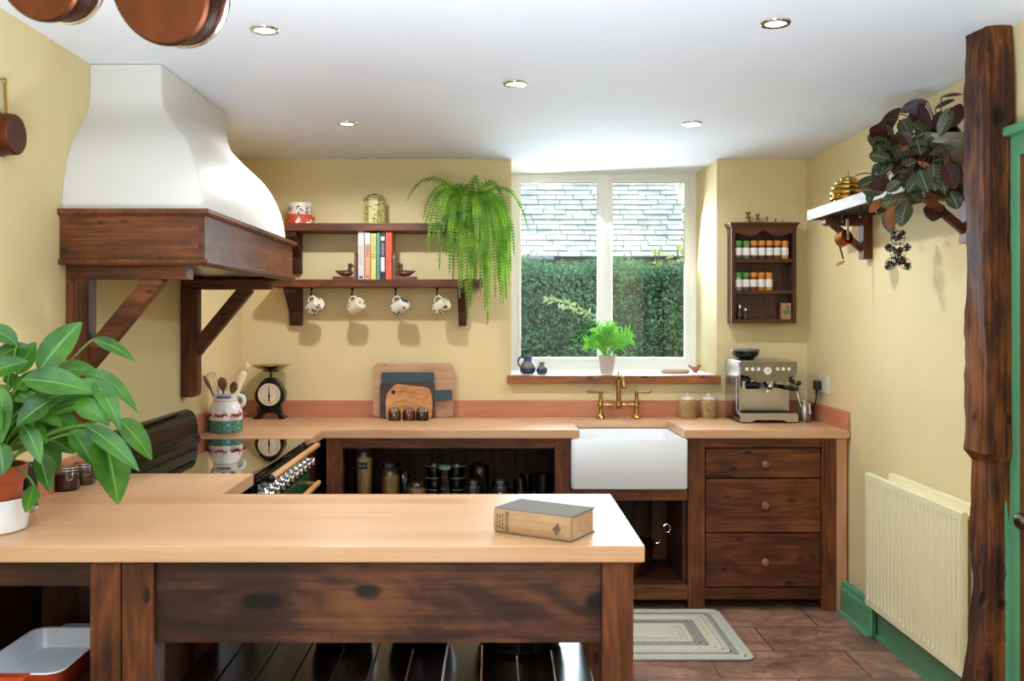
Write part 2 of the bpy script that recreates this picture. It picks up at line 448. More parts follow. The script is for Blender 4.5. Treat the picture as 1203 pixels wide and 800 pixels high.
# ================================================================ TIMBER POST
rnd = random.Random(3)
rings = []; N = 70
def wob(z, k): return .006*math.sin(z*4.3+k)+.0045*math.sin(z*11+2*k)+.003*math.sin(z*27+3*k)
for i in range(N+1):
    z = ZC*i/N
    x0, x1, y0, y1 = 1.513, 1.609, 2.80, 2.93
    if z < 1.02: x0 += .026 if z > .62 else .026-.055*min(1, (.62-z)/.5)
    elif z < 1.12: x0 += .004*math.sin(z*60)-.004
    if z < 1.05: y0 += .012
    if z > 2.26: x0 += .010*(z-2.26)/.1; y0 += .015*(z-2.26)/.1
    j = lambda a: rnd.uniform(-a, a)
    P_ = []
    m = 5
    for q in range(m): P_.append((x0+wob(z, 1+q*.5)*.8+j(.0022), y1-(y1-y0-.012)*q/(m-1)))
    for q in range(m): P_.append((x0+.012+(x1-x0-.022)*q/(m-1)+j(.001), y0+wob(z, 4+q*.7)*.6+j(.0022)))
    P_ += [(x1+wob(z, 9)*.5, y0+.014), (x1, y1)]
    rings.append([(a, bb, z) for a, bb in P_])
tp = MB((1.56, 2.87, 0)); tp.loft(rings)
post = tag(tp.build('timber_post', oldoak('Z'), ang=.5), 'rough dark timber post with eroded edges from floor to ceiling beside the green door frame', 'wooden post')

# ================================================================ WORKTOPS
WT = .910; TH = .042
tg = thing('worktop', 'pale beech worktop along the back wall with cut-out above the sink', 'worktop', (-.3, 4.9, WT))
o = W(tg)
o.prism([(XL, 4.25), (-.853, 4.25), (-.853, 4.565), (.43, 4.565), (.43, 5.01), (.955, 5.01), (.955, 4.565), (XR-.004, 4.565), (XR-.004, YB), (XL, YB)], 'xy', WT-TH, WT, .004)
o.build('top', beech('X'), tg)
u = W(tg); u.box(XL+.001, XR-.001, YB-.02, YB-.001, WT, WT+.092, .003); u.build('upstand', beechr('X'), tg, label='reddish beech upstand')
u = W(tg); u.box(XR-.022, XR-.001, 4.57, YB-.02, WT, WT+.092, .006); u.build('upstand', beechr('Y'), tg, label='reddish beech upstand')
u = W(tg); u.box(XL+.001, XL+.02, 4.255, YB-.02, WT, WT+.092, .003); u.build('upstand', beechr('Y'), tg, label='reddish beech upstand')
tg = thing('worktop', 'short pale beech worktop between the range cooker and the peninsula', 'worktop', (-1.15, 3.1, WT))
o = W(tg); o.box(XL+.001, -.868, 2.918, 3.30, WT-TH, WT, .004); o.build('top', beech('Y'), tg)
u = W(tg); u.box(XL+.001, XL+.02, 2.92, 3.30, WT, WT+.092, .003); u.build('upstand', beechr('Y'), tg, label='reddish beech upstand')
tg = thing('worktop', 'long pale beech peninsula worktop carrying the old book', 'worktop', (-.5, 2.58, WT))
o = W(tg); o.box(XL+.001, .374, 2.252, 2.917, WT-TH, WT, .005); o.build('top', beech('X'), tg)
u = W(tg); u.box(XL+.001, XL+.02, 2.26, 2.917, WT, WT+.092, .003); u.build('upstand', beechr('Y'), tg, label='reddish beech upstand')

# ================================================================ PENINSULA UNITS
ZB = WT-TH; SH = .50
pu = thing('open_table_unit', 'open dark wooden table unit with wide knotty apron under the peninsula worktop', 'kitchen unit', (-.25, 2.58, 0))
def part(t, name, m, bx, bev=.003, **k):
    b = W(t); b.box(*bx, bev); return b.build(name, m, t, **k)
for x0, x1 in ((-.925, -.846), (.270, .348)):
    for y0, y1 in ((2.268, 2.345), (2.815, 2.89)):
        lg = part(pu, 'leg', pine('Z'), (x0, x1, y0, y1, 0, ZB))
        if y0 < 2.5:
            for z in (.83, .695):
                k = W(pu); k.lathe([(0, -.002), (.0075, -.0015), (.0075, .001)], (x1-.018 if x0 < 0 else x0+.018, y0, z), 14, (PI/2, 0, 0))
                k.build('peg', plain('pegs', '#8d7768', .5), lg, label='small round pale peg')
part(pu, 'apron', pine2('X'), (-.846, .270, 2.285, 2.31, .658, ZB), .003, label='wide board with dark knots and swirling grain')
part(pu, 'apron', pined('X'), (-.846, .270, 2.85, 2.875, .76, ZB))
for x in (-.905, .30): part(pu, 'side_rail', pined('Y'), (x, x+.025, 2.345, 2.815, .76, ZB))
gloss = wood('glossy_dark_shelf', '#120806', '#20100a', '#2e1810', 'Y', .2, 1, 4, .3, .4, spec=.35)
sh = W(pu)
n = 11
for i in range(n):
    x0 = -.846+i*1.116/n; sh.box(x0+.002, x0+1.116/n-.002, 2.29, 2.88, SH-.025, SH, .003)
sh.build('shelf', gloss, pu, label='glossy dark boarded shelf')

cu = thing('open_cubby_unit', 'open dark wooden cubby unit under the left end of the peninsula worktop', 'kitchen unit', (-1.18, 2.58, 0))
part(cu, 'post', pine('Z'), (-1.005, -.928, 2.268, 2.345, 0, ZB))
part(cu, 'rail', pine2('X'), (XL+.002, -1.005, 2.275, 2.30, .803, ZB))
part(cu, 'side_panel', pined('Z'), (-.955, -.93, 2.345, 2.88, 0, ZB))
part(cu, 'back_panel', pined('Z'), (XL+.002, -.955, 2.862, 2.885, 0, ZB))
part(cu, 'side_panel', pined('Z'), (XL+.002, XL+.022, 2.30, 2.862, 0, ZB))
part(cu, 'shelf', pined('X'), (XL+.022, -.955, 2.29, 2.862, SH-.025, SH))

# base under the short left worktop
bu = thing('base_cabinet', 'narrow dark base cabinet beside the range cooker', 'kitchen unit', (-1.15, 3.1, 0))
part(bu, 'body', pined('Z'), (XL+.002, -.90, 2.93, 3.292, 0, ZB))
bu = thing('base_cabinet', 'dark corner base cabinet under the scale and utensil jug', 'kitchen unit', (-1.15, 4.7, 0))
part(bu, 'body', pined('Z'), (XL+.002, -.90, 4.262, YB-.01, 0, ZB))

# ================================================================ BACK RUN
YF = 4.585
sc = thing('open_shelf_unit', 'open dark shelf unit with storage jars left of the sink', 'kitchen unit', (-.2, 4.85, 0))
for x0, x1 in ((-.842, -.762), (.308, .385)): part(sc, 'post', pine('Z'), (x0, x1, YF, YF+.07, 0, ZB))
part(sc, 'rail', pine('X'), (-.762, .308, YF+.005, YF+.03, .815, ZB))
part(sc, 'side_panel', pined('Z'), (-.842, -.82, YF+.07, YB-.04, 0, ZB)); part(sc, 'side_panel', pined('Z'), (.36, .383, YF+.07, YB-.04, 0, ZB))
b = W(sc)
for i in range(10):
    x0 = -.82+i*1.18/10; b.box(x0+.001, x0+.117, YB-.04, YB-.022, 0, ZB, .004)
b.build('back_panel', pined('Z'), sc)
ZJ = .505
part(sc, 'shelf', pined('X'), (-.82, .36, YF+.01, YB-.04, ZJ-.025, ZJ)); part(sc, 'shelf', pined('X'), (-.82, .36, YF+.01, YB-.04, .12, .145))

su = thing('sink_unit', 'open dark wooden sink unit holding the white sink above a low shelf', 'kitchen unit', (.68, 4.85, 0))
part(su, 'rail', pine('X'), (.386, .976, YF, YF+.03, .553, .606))
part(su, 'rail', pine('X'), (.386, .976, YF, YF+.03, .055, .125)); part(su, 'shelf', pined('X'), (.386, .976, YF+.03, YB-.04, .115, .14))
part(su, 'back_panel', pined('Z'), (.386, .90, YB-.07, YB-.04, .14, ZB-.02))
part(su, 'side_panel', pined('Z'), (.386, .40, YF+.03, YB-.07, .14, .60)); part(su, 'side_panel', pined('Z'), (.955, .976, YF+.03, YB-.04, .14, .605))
part(su, 'upright', pine('Z'), (.87, .955, 5.02, 5.07, .14, .60))
k = W(su); k.cyl((.60, 4.8, .61), (.60, 4.8, .56), .022); k.tube([(.60, 4.8, .57), (.60, 4.8, .50), (.60, 4.86, .47), (.60, 5.1, .47)], .018, 12); k.build('waste_pipe', plain('white_plastic', '#d9d9d6', .4), su, label='white waste pipe')

du = thing('drawer_unit', 'dark wooden unit of three drawers at the right end of the back run', 'kitchen unit', (1.35, 4.85, 0))
for x0, x1 in ((.978, 1.062), (1.648, 1.722)): part(du, 'post', pine('Z'), (x0, x1, YF-.004, YF+.07, 0, ZB))
for z0, z1 in ((.82, ZB), (.055, .113)): part(du, 'rail', pine('X'), (1.062, 1.648, YF+.004, YF+.03, z0, z1))
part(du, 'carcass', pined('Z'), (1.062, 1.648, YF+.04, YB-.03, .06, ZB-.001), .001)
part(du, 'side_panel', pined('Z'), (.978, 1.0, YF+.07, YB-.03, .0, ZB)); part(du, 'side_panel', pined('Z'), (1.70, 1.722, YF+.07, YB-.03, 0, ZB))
knm = wood('drawer_knob_wood', '#5e3a24', '#7d5236', '#94684a', 'Y', .35, 1, 3, 0)
for z0, z1, zk in ((.668, .815, .737), (.394, .662, .530), (.119, .388, .248)):
    dr = part(du, 'drawer', pine('X'), (1.067, 1.643, YF-.001, YF+.04, z0, z1), .004)
    k = W(du); k.lathe([(0, .040), (.013, .038), (.020, .030), (.021, .022), (.015, .014), (.010, .008), (.012, 0)], (1.360, YF, zk), 20, (PI/2, 0, 0)); k.build('knob', knm, dr)
ep = MB((1.75, 4.9, 0)); ep.box(1.724, 1.777, YF, YB-.03, 0, ZB, .003)
tag(ep.build('end_panel', wood('pale_end_panel', '#a8744f', '#c08c62', '#cf9f76', 'Z', .45, 1, 4, 0)), 'pale narrow wooden end panel between the drawer unit and the right wall', 'panel')
# ================================================================ SINK AND TAP
cer = plain('white_ceramic', '#e9ebee', .12, 0, .008, 6)
b = MB((.68, 4.78, .613))
x0, x1, y0, y1, zb, zt = .388, .974, 4.556, 5.03, .613, .866
def rr(x0, x1, y0, y1, r, z, n=5):
    out = []
    for cx, cy, a in ((x1-r, y1-r, 0), (x0+r, y1-r, 90), (x0+r, y0+r, 180), (x1-r, y0+r, 270)):
        for k in range(n+1):
            q = R(a+90*k/n); out.append((cx+r*math.cos(q), cy+r*math.sin(q), z))
    return out
b.loft([rr(x0+.006, x1-.006, y0+.006, y1-.006, .02, zb), rr(x0, x1, y0, y1, .022, zb+.008), rr(x0, x1, y0, y1, .022, zt-.008), rr(x0+.004, x1-.004, y0+.004, y1-.004, .02, zt-.001),
        rr(x0+.012, x1-.012, y0+.012, y1-.012, .018, zt), rr(x0+.03, x1-.03, y0+.03, y1-.03, .03, zt-.004), rr(x0+.035, x1-.035, y0+.035, y1-.035, .03, zt-.02),
        rr(x0+.05, x1-.05, y0+.05, y1-.05, .05, zb+.05), rr(x0+.09, x1-.09, y0+.09, y1-.09, .05, zb+.03)], cap0=True, cap1=True)
tag(b.build('butler_sink', cer, ang=.9), 'white ceramic butler sink with deep plain front below the window', 'sink')

tp = thing('bridge_tap', 'aged brass bridge tap with two lever handles behind the white sink', 'tap', (.697, 5.085, WT+.0006))
b = MB(); b.cyl((-.1, 0, .075), (.1, 0, .075), .0095, seg=16); b.ball((0, 0, .075), (.019, .019, .021)); b.lathe([(.0, .055), (.012, .058), (.016, .066)], seg=18)
for s in (-.1, .1): b.ball((s, 0, .076), (.018, .018, .02))
b.build('bridge', brass, tp)
b = MB(); b.tube([(0, 0, .075), (0, 0, .20)], [.0135, .0125], 18); b.lathe([(.0, .192), (.016, .192), (.018, .20), (.018, .21), (.013, .222), (0.012, .236), (.006, .245), (.004, .262), (0, .265)], seg=20)
b.tube(bez4((0, 0, .215), (0.002, -.04, .25), (.006, -.10, .262), (.014, -.125, .18), 14), [.011]*11+[.0115, .014, .014], 14)
b.build('spout', brass, tp)
for s in (-1, 1):
    b = MB(); b.lathe([(.026, 0), (.027, .006), (.020, .016), (.014, .028), (.012, .05), (.012, .07), (.015, .088), (.012, .10), (.009, .13), (.012, .14), (.012, .15), (.006, .156), (0, .156)], (s*.1, 0, 0), 20)
    v = b.build('valve', brass, tp)
    b = MB(); b.tube([(s*.092, 0, .146), (s*.115, -.004, .147), (s*.145, -.008, .150), (s*.170, -.011, .151), (s*.176, -.012, .151)], [.006, .006, .008, .0105, .006], 12); b.build('lever', brass, v)

# ================================================================ RANGE COOKER
rc = thing('range_cooker', 'black range cooker with glossy hob, chrome knobs, green oven door and raised back', 'cooker', (-1.15, 3.775, 0))
b = W(rc); b.box(XL+.004, -.875, 3.312, 4.238, .09, .885, .004); b.box(XL+.05, -.93, 3.33, 4.22, 0, .09); b.build('body', black, rc)
hobm = plain('black_hob_glass', '#08080a', .03, 0, .05, 10, Coat__Weight=1.0, Coat__Roughness=.02, Coat__IOR=1.75, Specular__IOR__Level=.7)
b = W(rc); b.box(XL+.07, -.866, 3.306, 4.244, .885, .908, .003); b.build('hob', hobm, rc)
b = W(rc)
prof = [(XL+.002, .895), (XL+.085, .895), (XL+.082, .915), (XL+.068, .93), (XL+.062, 1.0), (XL+.050, 1.03), (XL+.03, 1.046), (XL+.002, 1.05)]
b.prism([(x, z) for x, z in prof], 'xz', 3.312, 4.238, .006)
b.box(XL+.062, XL+.072, 3.36, 4.19, .945, .955, .003); b.box(XL+.056, XL+.068, 3.36, 4.19, 1.0, 1.008, .003)
b.build('back_guard', plain('black_guard_enamel', '#080808', .22, 0, .0, 5, Specular__IOR__Level=.12), rc)
b = W(rc); b.box(-.876, -.858, 3.314, 4.236, .775, .882, .003); b.build('control_panel', black, rc)
for i in range(10):
    y = 3.40+i*.084
    b = W(rc)
    b.lathe([(.021, 0), (.021, .006), (.016, .009), (.014, .02), (.018, .022), (.019, .038), (.016, .043), (0, .044)], (-.858, y, .818), 18, (0, PI/2, 0)); b.build('knob', chrome, rc)
rb = W(rc); rb.cyl((-.815, 3.345, .885), (-.815, 4.205, .885), .0135, seg=16)
rl = rb.build('handrail', wood('handrail_wood', '#b07a45', '#c48c55', '#d19c66', 'Y', .35, 1, 3, 0), rc, label='pale wooden handrail')
b = W(rc)
for y in (3.335, 4.215): b.tube([(-.87, y, .87), (-.835, y, .885), (-.81, y, .885)], .011, 10); b.ball((-.815, y, .885), .0165)
b.build('rail_bracket', black, rl)
gr = plain('racing_green_enamel', '#0f4a2f', .15, 0, .05, 8)
for y0, y1 in ((3.33, 3.77), (3.785, 4.222)):
    b = W(rc); b.box(-.878, -.852, y0, y1, .16, .765, .006); dd = b.build('oven_door', gr, rc, label='dark green oven door')
    b = W(rc); b.cyl((-.805, y0+.04, .715), (-.805, y1-.03, .715), .012, seg=14)
    for y in (y0+.06, y1-.05): b.tube([(-.855, y, .715), (-.805, y, .715)], .008, 8)
    b.build('door_handle', MATS['handrail_wood_Y'], dd)

# ================================================================ HOOD
hd = thing('range_hood', 'large white curved range hood with dark wooden mantel on timber brackets', 'range hood', (-1.2, 3.68, 1.65))
prof = [(1.82, .212), (1.86, .211), (1.903, .206), (1.95, .195), (2.0, .178), (2.045, .157), (2.088, .130), (2.13, .090), (2.16, .060), (2.185, .038), (2.215, .016), (2.25, .004), (2.29, 0), (ZC-.002, 0)]
x_, ya, yb = -1.183, 3.25, 4.05
b = W(hd)
rings = []
for z, t_ in prof:
    xo, y0, y1, c = x_+t_, ya-t_, yb+t_, .012
    rings.append([(XL+.001, y0, z), (xo-c, y0, z), (xo-c*.3, y0+c*.3, z), (xo, y0+c, z), (xo, y1-c, z), (xo-c*.3, y1-c*.3, z), (xo-c, y1, z), (XL+.001, y1, z)])
b.loft(rings, closed=False, cap0=False, cap1=False)
b.build('cowl', plain('white_hood_paint', '#d2cec8', .5, 0, .01, 4), hd, ang=1.0, label='white curved cowl')
mx, m0, m1, z0, z1 = -.957, 3.020, 4.335, 1.652, 1.83
b = W(hd); b.box(XL+.001, mx-.02, m0, m0+.022, z0, z1-.004, .001); mt = b.build('mantel', pine('X'), hd)
b = W(hd); b.box(mx-.022, mx, m0, m1, z0, z1-.004, .001); b.build('board', pine('Y'), mt)
b = W(hd); b.box(XL+.001, mx-.02, m1-.022, m1, z0, z1-.004, .001); b.build('board', pine('X'), mt)
def mould(b, off, za, zb2):
    pr = [(0, za), (off*.6, za), (off, za+(zb2-za)*.35), (off, zb2-.002), (off-.004, zb2), (0, zb2)]
    rings = []
    for d, z in pr: rings.append([(XL+.001, m0-d, z), (mx+d, m0-d, z), (mx+d, m1+d, z), (XL+.001, m1+d, z)])
    for d, z in ((-.03, zb2), (-.03, za)): rings.append([(XL+.001, m0-d, z), (mx+d, m0-d, z), (mx+d, m1+d, z), (XL+.001, m1+d, z)])
    rings.append(rings[0]); b.loft(rings, closed=False, cap0=False, cap1=False)
b = W(hd); mould(b, .018, 1.812, 1.834); b.build('cornice', pine('Y'), mt)
b = W(hd); mould(b, .012, 1.648, 1.668); b.build('cornice', pine('Y'), mt)
b = W(hd); b.box(XL+.002, mx-.02, m0+.02, m1-.02, 1.672, 1.684); b.box(XL+.10, mx-.08, m0+.12, m1-.12, 1.664, 1.674, .003)
ex = b.build('extractor_panel', metal('hood_steel', '#b9b4a8', .35), hd, label='pale metal underside')
b = W(hd)
for y in (3.35, 3.9): b.cyl((-1.06, y, 1.665), (-1.06, y, 1.661), .028, seg=20)
b.build('lamp_lens', plain('hood_lamp_glass', '#f4f2ea', .2, 0, 0), ex)
for y0 in (3.062, 4.185):
    y1 = y0+.066
    b = W(hd); b.prism([(XL+.001, 1.107), (XL+.055, 1.107), (XL+.068, 1.112), (XL+.077, 1.126), (XL+.077, 1.607), (XL+.001, 1.607)], 'xz', y0, y1, .003); pst = b.build('bracket', pine('Z'), hd)
    b = W(hd); b.box(XL+.001, -1.03, y0, y1, 1.603, 1.649, .003); b.build('arm', pine('X'), pst)
    b = W(hd); b.beam((XL+.055, (y0+y1)/2, 1.315), (-1.135, (y0+y1)/2, 1.615), .05, .062); b.build('brace', pine('X'), pst)

# ================================================================ WALL SHELVES
S1, S2, SY = 1.993, 1.684, 5.005
us = thing('wall_shelf', 'upper dark wooden wall shelf carrying the tins and the hanging fern', 'shelf', (-.62, 5.1, S1))
ls = thing('wall_shelf', 'lower dark wooden wall shelf carrying books, with mugs on hooks beneath', 'shelf', (-.62, 5.1, S2))
b = W(us); b.box(-1.160, -.062, SY, YB-.001, S1-.043, S1, .006); b.build('board', pine('X'), us)
b = W(ls); b.box(-1.23, -.062, SY, YB-.001, S2-.043, S2, .006); b.build('board', pine('X'), ls)
def bracket(t, xa, xb, zt, zb_):
    b = W(t); y = YB-.001
    b.prism([(y, zt), (SY+.02, zt), (SY+.02, zt-.03), (SY+.05, zt-.05), (y-.055, zt-(zt-zb_)*.62), (y-.04, zb_), (y, zb_)], 'yz', xa, xb, .003)
    b.build('bracket', pined('Z'), t)
bracket(us, -1.158, -1.090, S1-.043, 1.725); bracket(ls, -1.158, -1.088, S2-.043, 1.428); bracket(ls, -.200, -.155, S2-.043, 1.428)
MUGX = [at(x, 348, 5.08).x for x in (366, 414, 465, 513.5)]
for x in MUGX:
    b = W(ls); b.cyl((x, 5.08, S2-.042), (x, 5.08, S2-.06), .006, seg=10)
    b.tube([(x, 5.08, S2-.05), (x, 5.08, S2-.075), (x, 5.075, S2-.088), (x, 5.062, S2-.092), (x, 5.052, S2-.085), (x, 5.05, S2-.075)], .0035, 8); b.build('hook', iron, ls)

cream = plain('cream_china', '#e3d9c2', .2, 0, .02, 20)
def printed(name, base, spots, scale, lo=.55):
    t = NT(name); tc = t.n('ShaderNodeTexCoord')
    nz = t.n('ShaderNodeTexNoise', Vector=tc.outputs['Object'], Scale=float(scale), Detail=1.5)
    c = t.ramp(nz.outputs[0], [(0, lin(base))]+[(lo+i*.07, lin(s)) for i, s in enumerate(spots)], 'CONSTANT')
    t.principled(c, .25); MATS[name] = t.m; return t.m
def mug(x, m, label):
    # hangs by its handle from the hook and tips mouth-down to the left, base up to the right
    t = thing('mug', label, 'mug', (x, 5.055, S2-.092), group='mugs hanging under the lower wall shelf')
    t.rotation_euler = Euler((R(-18), R(-122), R(-15)))
    b = MB(); c = (.0, 0, 0)
    M0 = Vector((-.062, 0, -.035))
    b.lathe([(0, 0), (.032, 0), (.036, .003), (.0375, .012), (.0385, .075), (.0378, .0785), (.0355, .077), (.0345, .012), (0, .008)], M0, 26)
    b.build('body', m, t)
    b = MB(); b.tube(bez4(M0+Vector((.036, 0, .066)), M0+Vector((.068, 0, .07)), M0+Vector((.068, 0, .012)), M0+Vector((.035, 0, .016)), 12), .0055, 10); b.build('handle', cream, t)
    return t
mug(MUGX[0], printed('mug_print_blue', '#e3dccb', ['#3d4b60', '#e3dccb', '#8b7a50'], 26), 'cream mug with a blue grey print hanging nearest the range hood')
mug(MUGX[1], printed('mug_print_line', '#e2d7bf', ['#8d7f62', '#e2d7bf', '#4d4a40'], 34, .60), 'plainest cream mug with faint lines, second hanging from the range hood')
mug(MUGX[2], printed('mug_print_slate', '#e0dac8', ['#58606a', '#39424f', '#c9bd9d'], 20, .52), 'cream mug with a large slate grey print, third hanging from the range hood')
mug(MUGX[3], printed('mug_print_dark', '#e2d8c4', ['#3a322b', '#e2d8c4', '#2b2622'], 24, .54), 'cream mug with black brown patches hanging nearest the fern')

# tins on the upper shelf
p = at(352, 263, 5.09)
t = thing('cake_tin', 'round red tin with white dots at the bottom of the two stacked tins', 'tin', (p.x, 5.10, S1))
MB().lathe([(0, 0), (.078, 0), (.081, .003), (.081, .026)], seg=36).build('body', printed('red_dots', '#b5452f', ['#eadfcf'], 42, .60), t)
MB().lathe([(.083, .024), (.084, .048), (.081, .052), (0, .053)], seg=36).build('lid', MATS['red_dots'], t)
t = thing('cake_tin', 'smaller round white tin with dark pictures on top of the red tin', 'tin', (p.x-.001, 5.10, S1+.053))
MB().lathe([(0, 0), (.062, 0), (.064, .003), (.064, .05)], seg=36).build('body', printed('white_pictures', '#e6dfd2', ['#4a3a30', '#e6dfd2', '#7b3528'], 34, .58), t)
MB().lathe([(.066, .046), (.066, .063), (.063, .067), (.02, .068), (0, .069)], seg=36).build('lid', plain('tin_white', '#e9e3d8', .3), t)
p = at(440, 262, 5.09)
t = thing('lantern_tin', 'tall pale green eight-sided tin with leaf print and wire handle', 'tin', (p.x, 5.09, S1))
b = MB(); b.lathe([(.0, 0), (.062, 0), (.062, .135)], seg=8, rot=(0, 0, R(22.5))); b.build('body', printed('green_tin', '#b7ac66', ['#b7ac66', '#5f6b35', '#c9bf83', '#4a4a2a'], 40, .5), t, ang=.3)
b = MB(); b.lathe([(.064, .128), (.065, .142), (.05, .150), (0, .152)], seg=8, rot=(0, 0, R(22.5))); b.build('lid', plain('tin_lid_olive', '#8a7f45', .35), t, ang=.3)
b = MB(); b.tube(bez4((-.05, 0, .148), (-.035, 0, .175), (.035, 0, .175), (.05, 0, .148), 12), .0022, 6); b.ball((0, 0, .168), (.012, .005, .004)); b.build('handle', iron, t)

# books and duck bookends
def blk(mat_): return mat_
def book(px0, px1, ytop, col, label, marks, mk='#2a2420', depth=.15):
    a, c = at(px0, 328, 5.03), at(px1, 328, 5.03); h = (328-ytop)*5.03/F
    w_ = c.x-a.x-.0015
    t = thing('book', label, 'book', ((a.x+c.x)/2, 5.03, S2), group='cookery books between the duck bookends')
    m = plain('cover_'+col.strip('#'), col, .5)
    b = MB(); b.box(-w_/2, -w_/2+.002, 0, depth, 0, h, .0005); b.box(w_/2-.002, w_/2, 0, depth, 0, h, .0005); b.box(-w_/2, w_/2, -.003, .002, 0, h, .0015); b.build('cover', m, t)
    b = MB(); b.box(-w_/2+.002, w_/2-.002, .002, depth-.004, .003, h-.003); b.build('pages', plain('book_pages', '#e4dcc8', .8), t)
    for i, (z0, z1, f, col2) in enumerate(marks):
        b = MB()
        if f == 'text':      # a line of small strokes along the spine
            z = z0*h; r2 = random.Random(i+int(px0))
            while z < z1*h:
                q = r2.uniform(.004, .008); k = r2.uniform(.25, .36)*w_
                b.box(-k, k, -.0036, -.0028, z, z+q*.55); z += q+.002
        else: b.box(-w_*.5*f, w_*.5*f, -.0036, -.0028, z0*h, z1*h)
        b.build('spine_print', plain('ink_'+col2.strip('#'), col2, .5), t)
    return t
book(420.5, 428, 271, '#d6d3cd', 'white grey book, tallest and first beside the left duck bookend', [(.02, .07, .6, '#33405a'), (.3, .7, 'text', '#a8a49c')])
book(428.5, 435, 273, '#e8a272', 'orange pink book with a white top, second in the row', [(.76, .995, 1.0, '#efe6e0'), (.48, .73, 'text', '#5a4438'), (.05, .08, .5, '#6a4030')])
book(435.5, 442, 274, '#d9cf78', 'yellow book with dark title in the middle of the row', [(.45, .58, 'text', '#4a4420'), (.6, .92, 'text', '#8a8040')])
book(442.5, 446.5, 273, '#5aa292', 'thin turquoise book between the yellow and the black book', [(.1, .9, .25, '#3f8878')])
book(447, 452.5, 271, '#25262c', 'black book with white label panels on its spine', [(.16, .46, .85, '#e6e4e0'), (.80, .88, .85, '#e6e4e0'), (.5, .76, 'text', '#b9b4ac')])
book(453, 460.5, 272, '#df5b3a', 'bright orange red book, last beside the right duck bookend', [(.3, .95, 'text', '#c1452a')])
dwood = wood('duck_wood', '#3d1f12', '#5d3320', '#77472e', 'X', .32, 2, 4, 0)
def duck(xb, sgn, label):
    t = thing('duck_bookend', label, 'bookend', (xb, 5.06, S2), group=None)
    m = dwood
    b = MB(); b.box(min(0, -sgn*.125), max(0, -sgn*.125), -.035, .035, 0, .017, .002); b.build('base', m, t)
    b = MB(); pts = [(-.038, 0), (.038, 0), (.038, .115)]+[(.038*math.cos(a), .115+.035*math.sin(a)) for a in [PI*k/8 for k in range(1, 8)]]+[(-.038, .115)]
    b.prism(pts, 'yz', -.007 if sgn > 0 else -.005, .005 if sgn > 0 else .007, .001); b.build('plate', wood('duck_plate_wood', '#5f3a26', '#7a5038', '#8d634a', 'Z', .4, 1, 3, 0), t)
    b = MB(); s = -sgn
    # body from tail to breast along s (tail away from the books)
    ring = []
    for u, z, ry, rz in ((.118, .048, .002, .002), (.105, .043, .012, .008), (.085, .036, .022, .015), (.06, .035, .027, .018), (.038, .036, .024, .018), (.024, .038, .014, .012), (.018, .040, .003, .003)):
        ring.append([(s*u, ry*math.cos(q), z+rz*math.sin(q)) for q in [2*PI*k/14 for k in range(14)]])
    b.loft(ring)
    b.tube([(s*.042, 0, .042), (s*.036, 0, .058), (s*.036, 0, .072), (s*.034, 0, .080)], [.014, .010, .010, .012], 12)
    b.ball((s*.033, 0, .079), (.0155, .012, .0125), 14)
    b.loft([[(s*u, ry*math.cos(q), z+rz*math.sin(q)) for q in [2*PI*k/10 for k in range(10)]] for u, z, ry, rz in ((.022, .077, .007, .006), (.012, .073, .006, .003), (.004, .072, .005, .002))])
    b.build('duck', m, t)
duck(at(419.5, 328, 5.06).x-.004, 1, 'wooden duck bookend at the left of the books, facing right')
duck(at(462, 328, 5.06).x+.006, -1, 'wooden duck bookend at the right of the books, facing left')

# ================================================================ WORKTOP ITEMS, BACK
# kitchen scale
p = at(318, 491, 5.08)
t = thing('kitchen_scale', 'old black kitchen scale with round cream dial and brass pan', 'scale', (p.x, 5.085, WT+.0006))
b = MB(); half = [(0.022, .0), (.05, 0), (.083, 0), (.085, .012), (.066, .020), (.055, .045), (.054, .07), (.062, .085), (.074, .10), (.083, .112), (.078, .118), (.084, .132), (.08, .15), (.068, .176), (.054, .196), (.05, .205), (.036, .212), (.026, .226), (0, .232)]
out = [(x, z) for x, z in half if not (x == .022 or x == .05 and z == 0)]
pts = [(.052, 0), (.083, 0)]+out[1:]+[(-x, z) for x, z in reversed(out[1:-1])]+[(-.083, 0), (-.052, 0), (-.045, .022), (-.02, .034), (.02, .034), (.045, .022)]
b.prism(pts, 'xz', -.035, .035, .004)
for s in (-1, 1): b.box(s*.068-.016, s*.068+.016, -.05, .05, 0, .014, .004); b.ball((s*.06, -.035, .05), (.01, .006, .026), 12)
b.torus((0, -.036, .137), .066, .005, (PI/2, 0, 0), 36)
b.build('body', black, t)
b = MB(); b.lathe([(0, .004), (.063, .0035), (.064, 0)], (0, -.035, .137), 40, (PI/2, 0, 0)); dl = b.build('dial', plain('cream_dial', '#ddd3b8', .35), t, label='round cream dial')
b = MB(); b.torus((0, -.0398, .137), .045, .0008, (PI/2, 0, 0), 40, 4)
for k in range(24):
    a = 2*PI*k/24; b.beam((.05*math.sin(a), -.0395, .137+.05*math.cos(a)), (.057*math.sin(a), -.0395, .137+.057*math.cos(a)), .0012, .0012, 0, (0, 1, 0))
b.build('dial_marks', plain('dial_red', '#9a5a3c', .5), dl)
b = MB(); b.prism([(-.0015, .18), (.0015, .18), (.003, .14), (.006, .128), (.003, .118), (.005, .100), (-.005, .100), (-.003, .118), (-.006, .128), (-.003, .14)], 'xz', -.043, -.041); b.build('pointer', blackm, dl)
b = MB(); b.cyl((0, 0, .228), (0, 0, .268), .006); b.box(-.045, .045, -.008, .008, .262, .268, .002); b.box(-.008, .008, -.045, .045, .262, .268, .002); b.build('stem', black, t)
b = MB(); b.lathe([(0, .268), (.03, .269), (.065, .277), (.098, .293), (.107, .297), (.107, .299), (.098, .296), (.064, .280), (0, .271)], seg=40); b.build('pan', brassb, t, label='shallow brass pan')

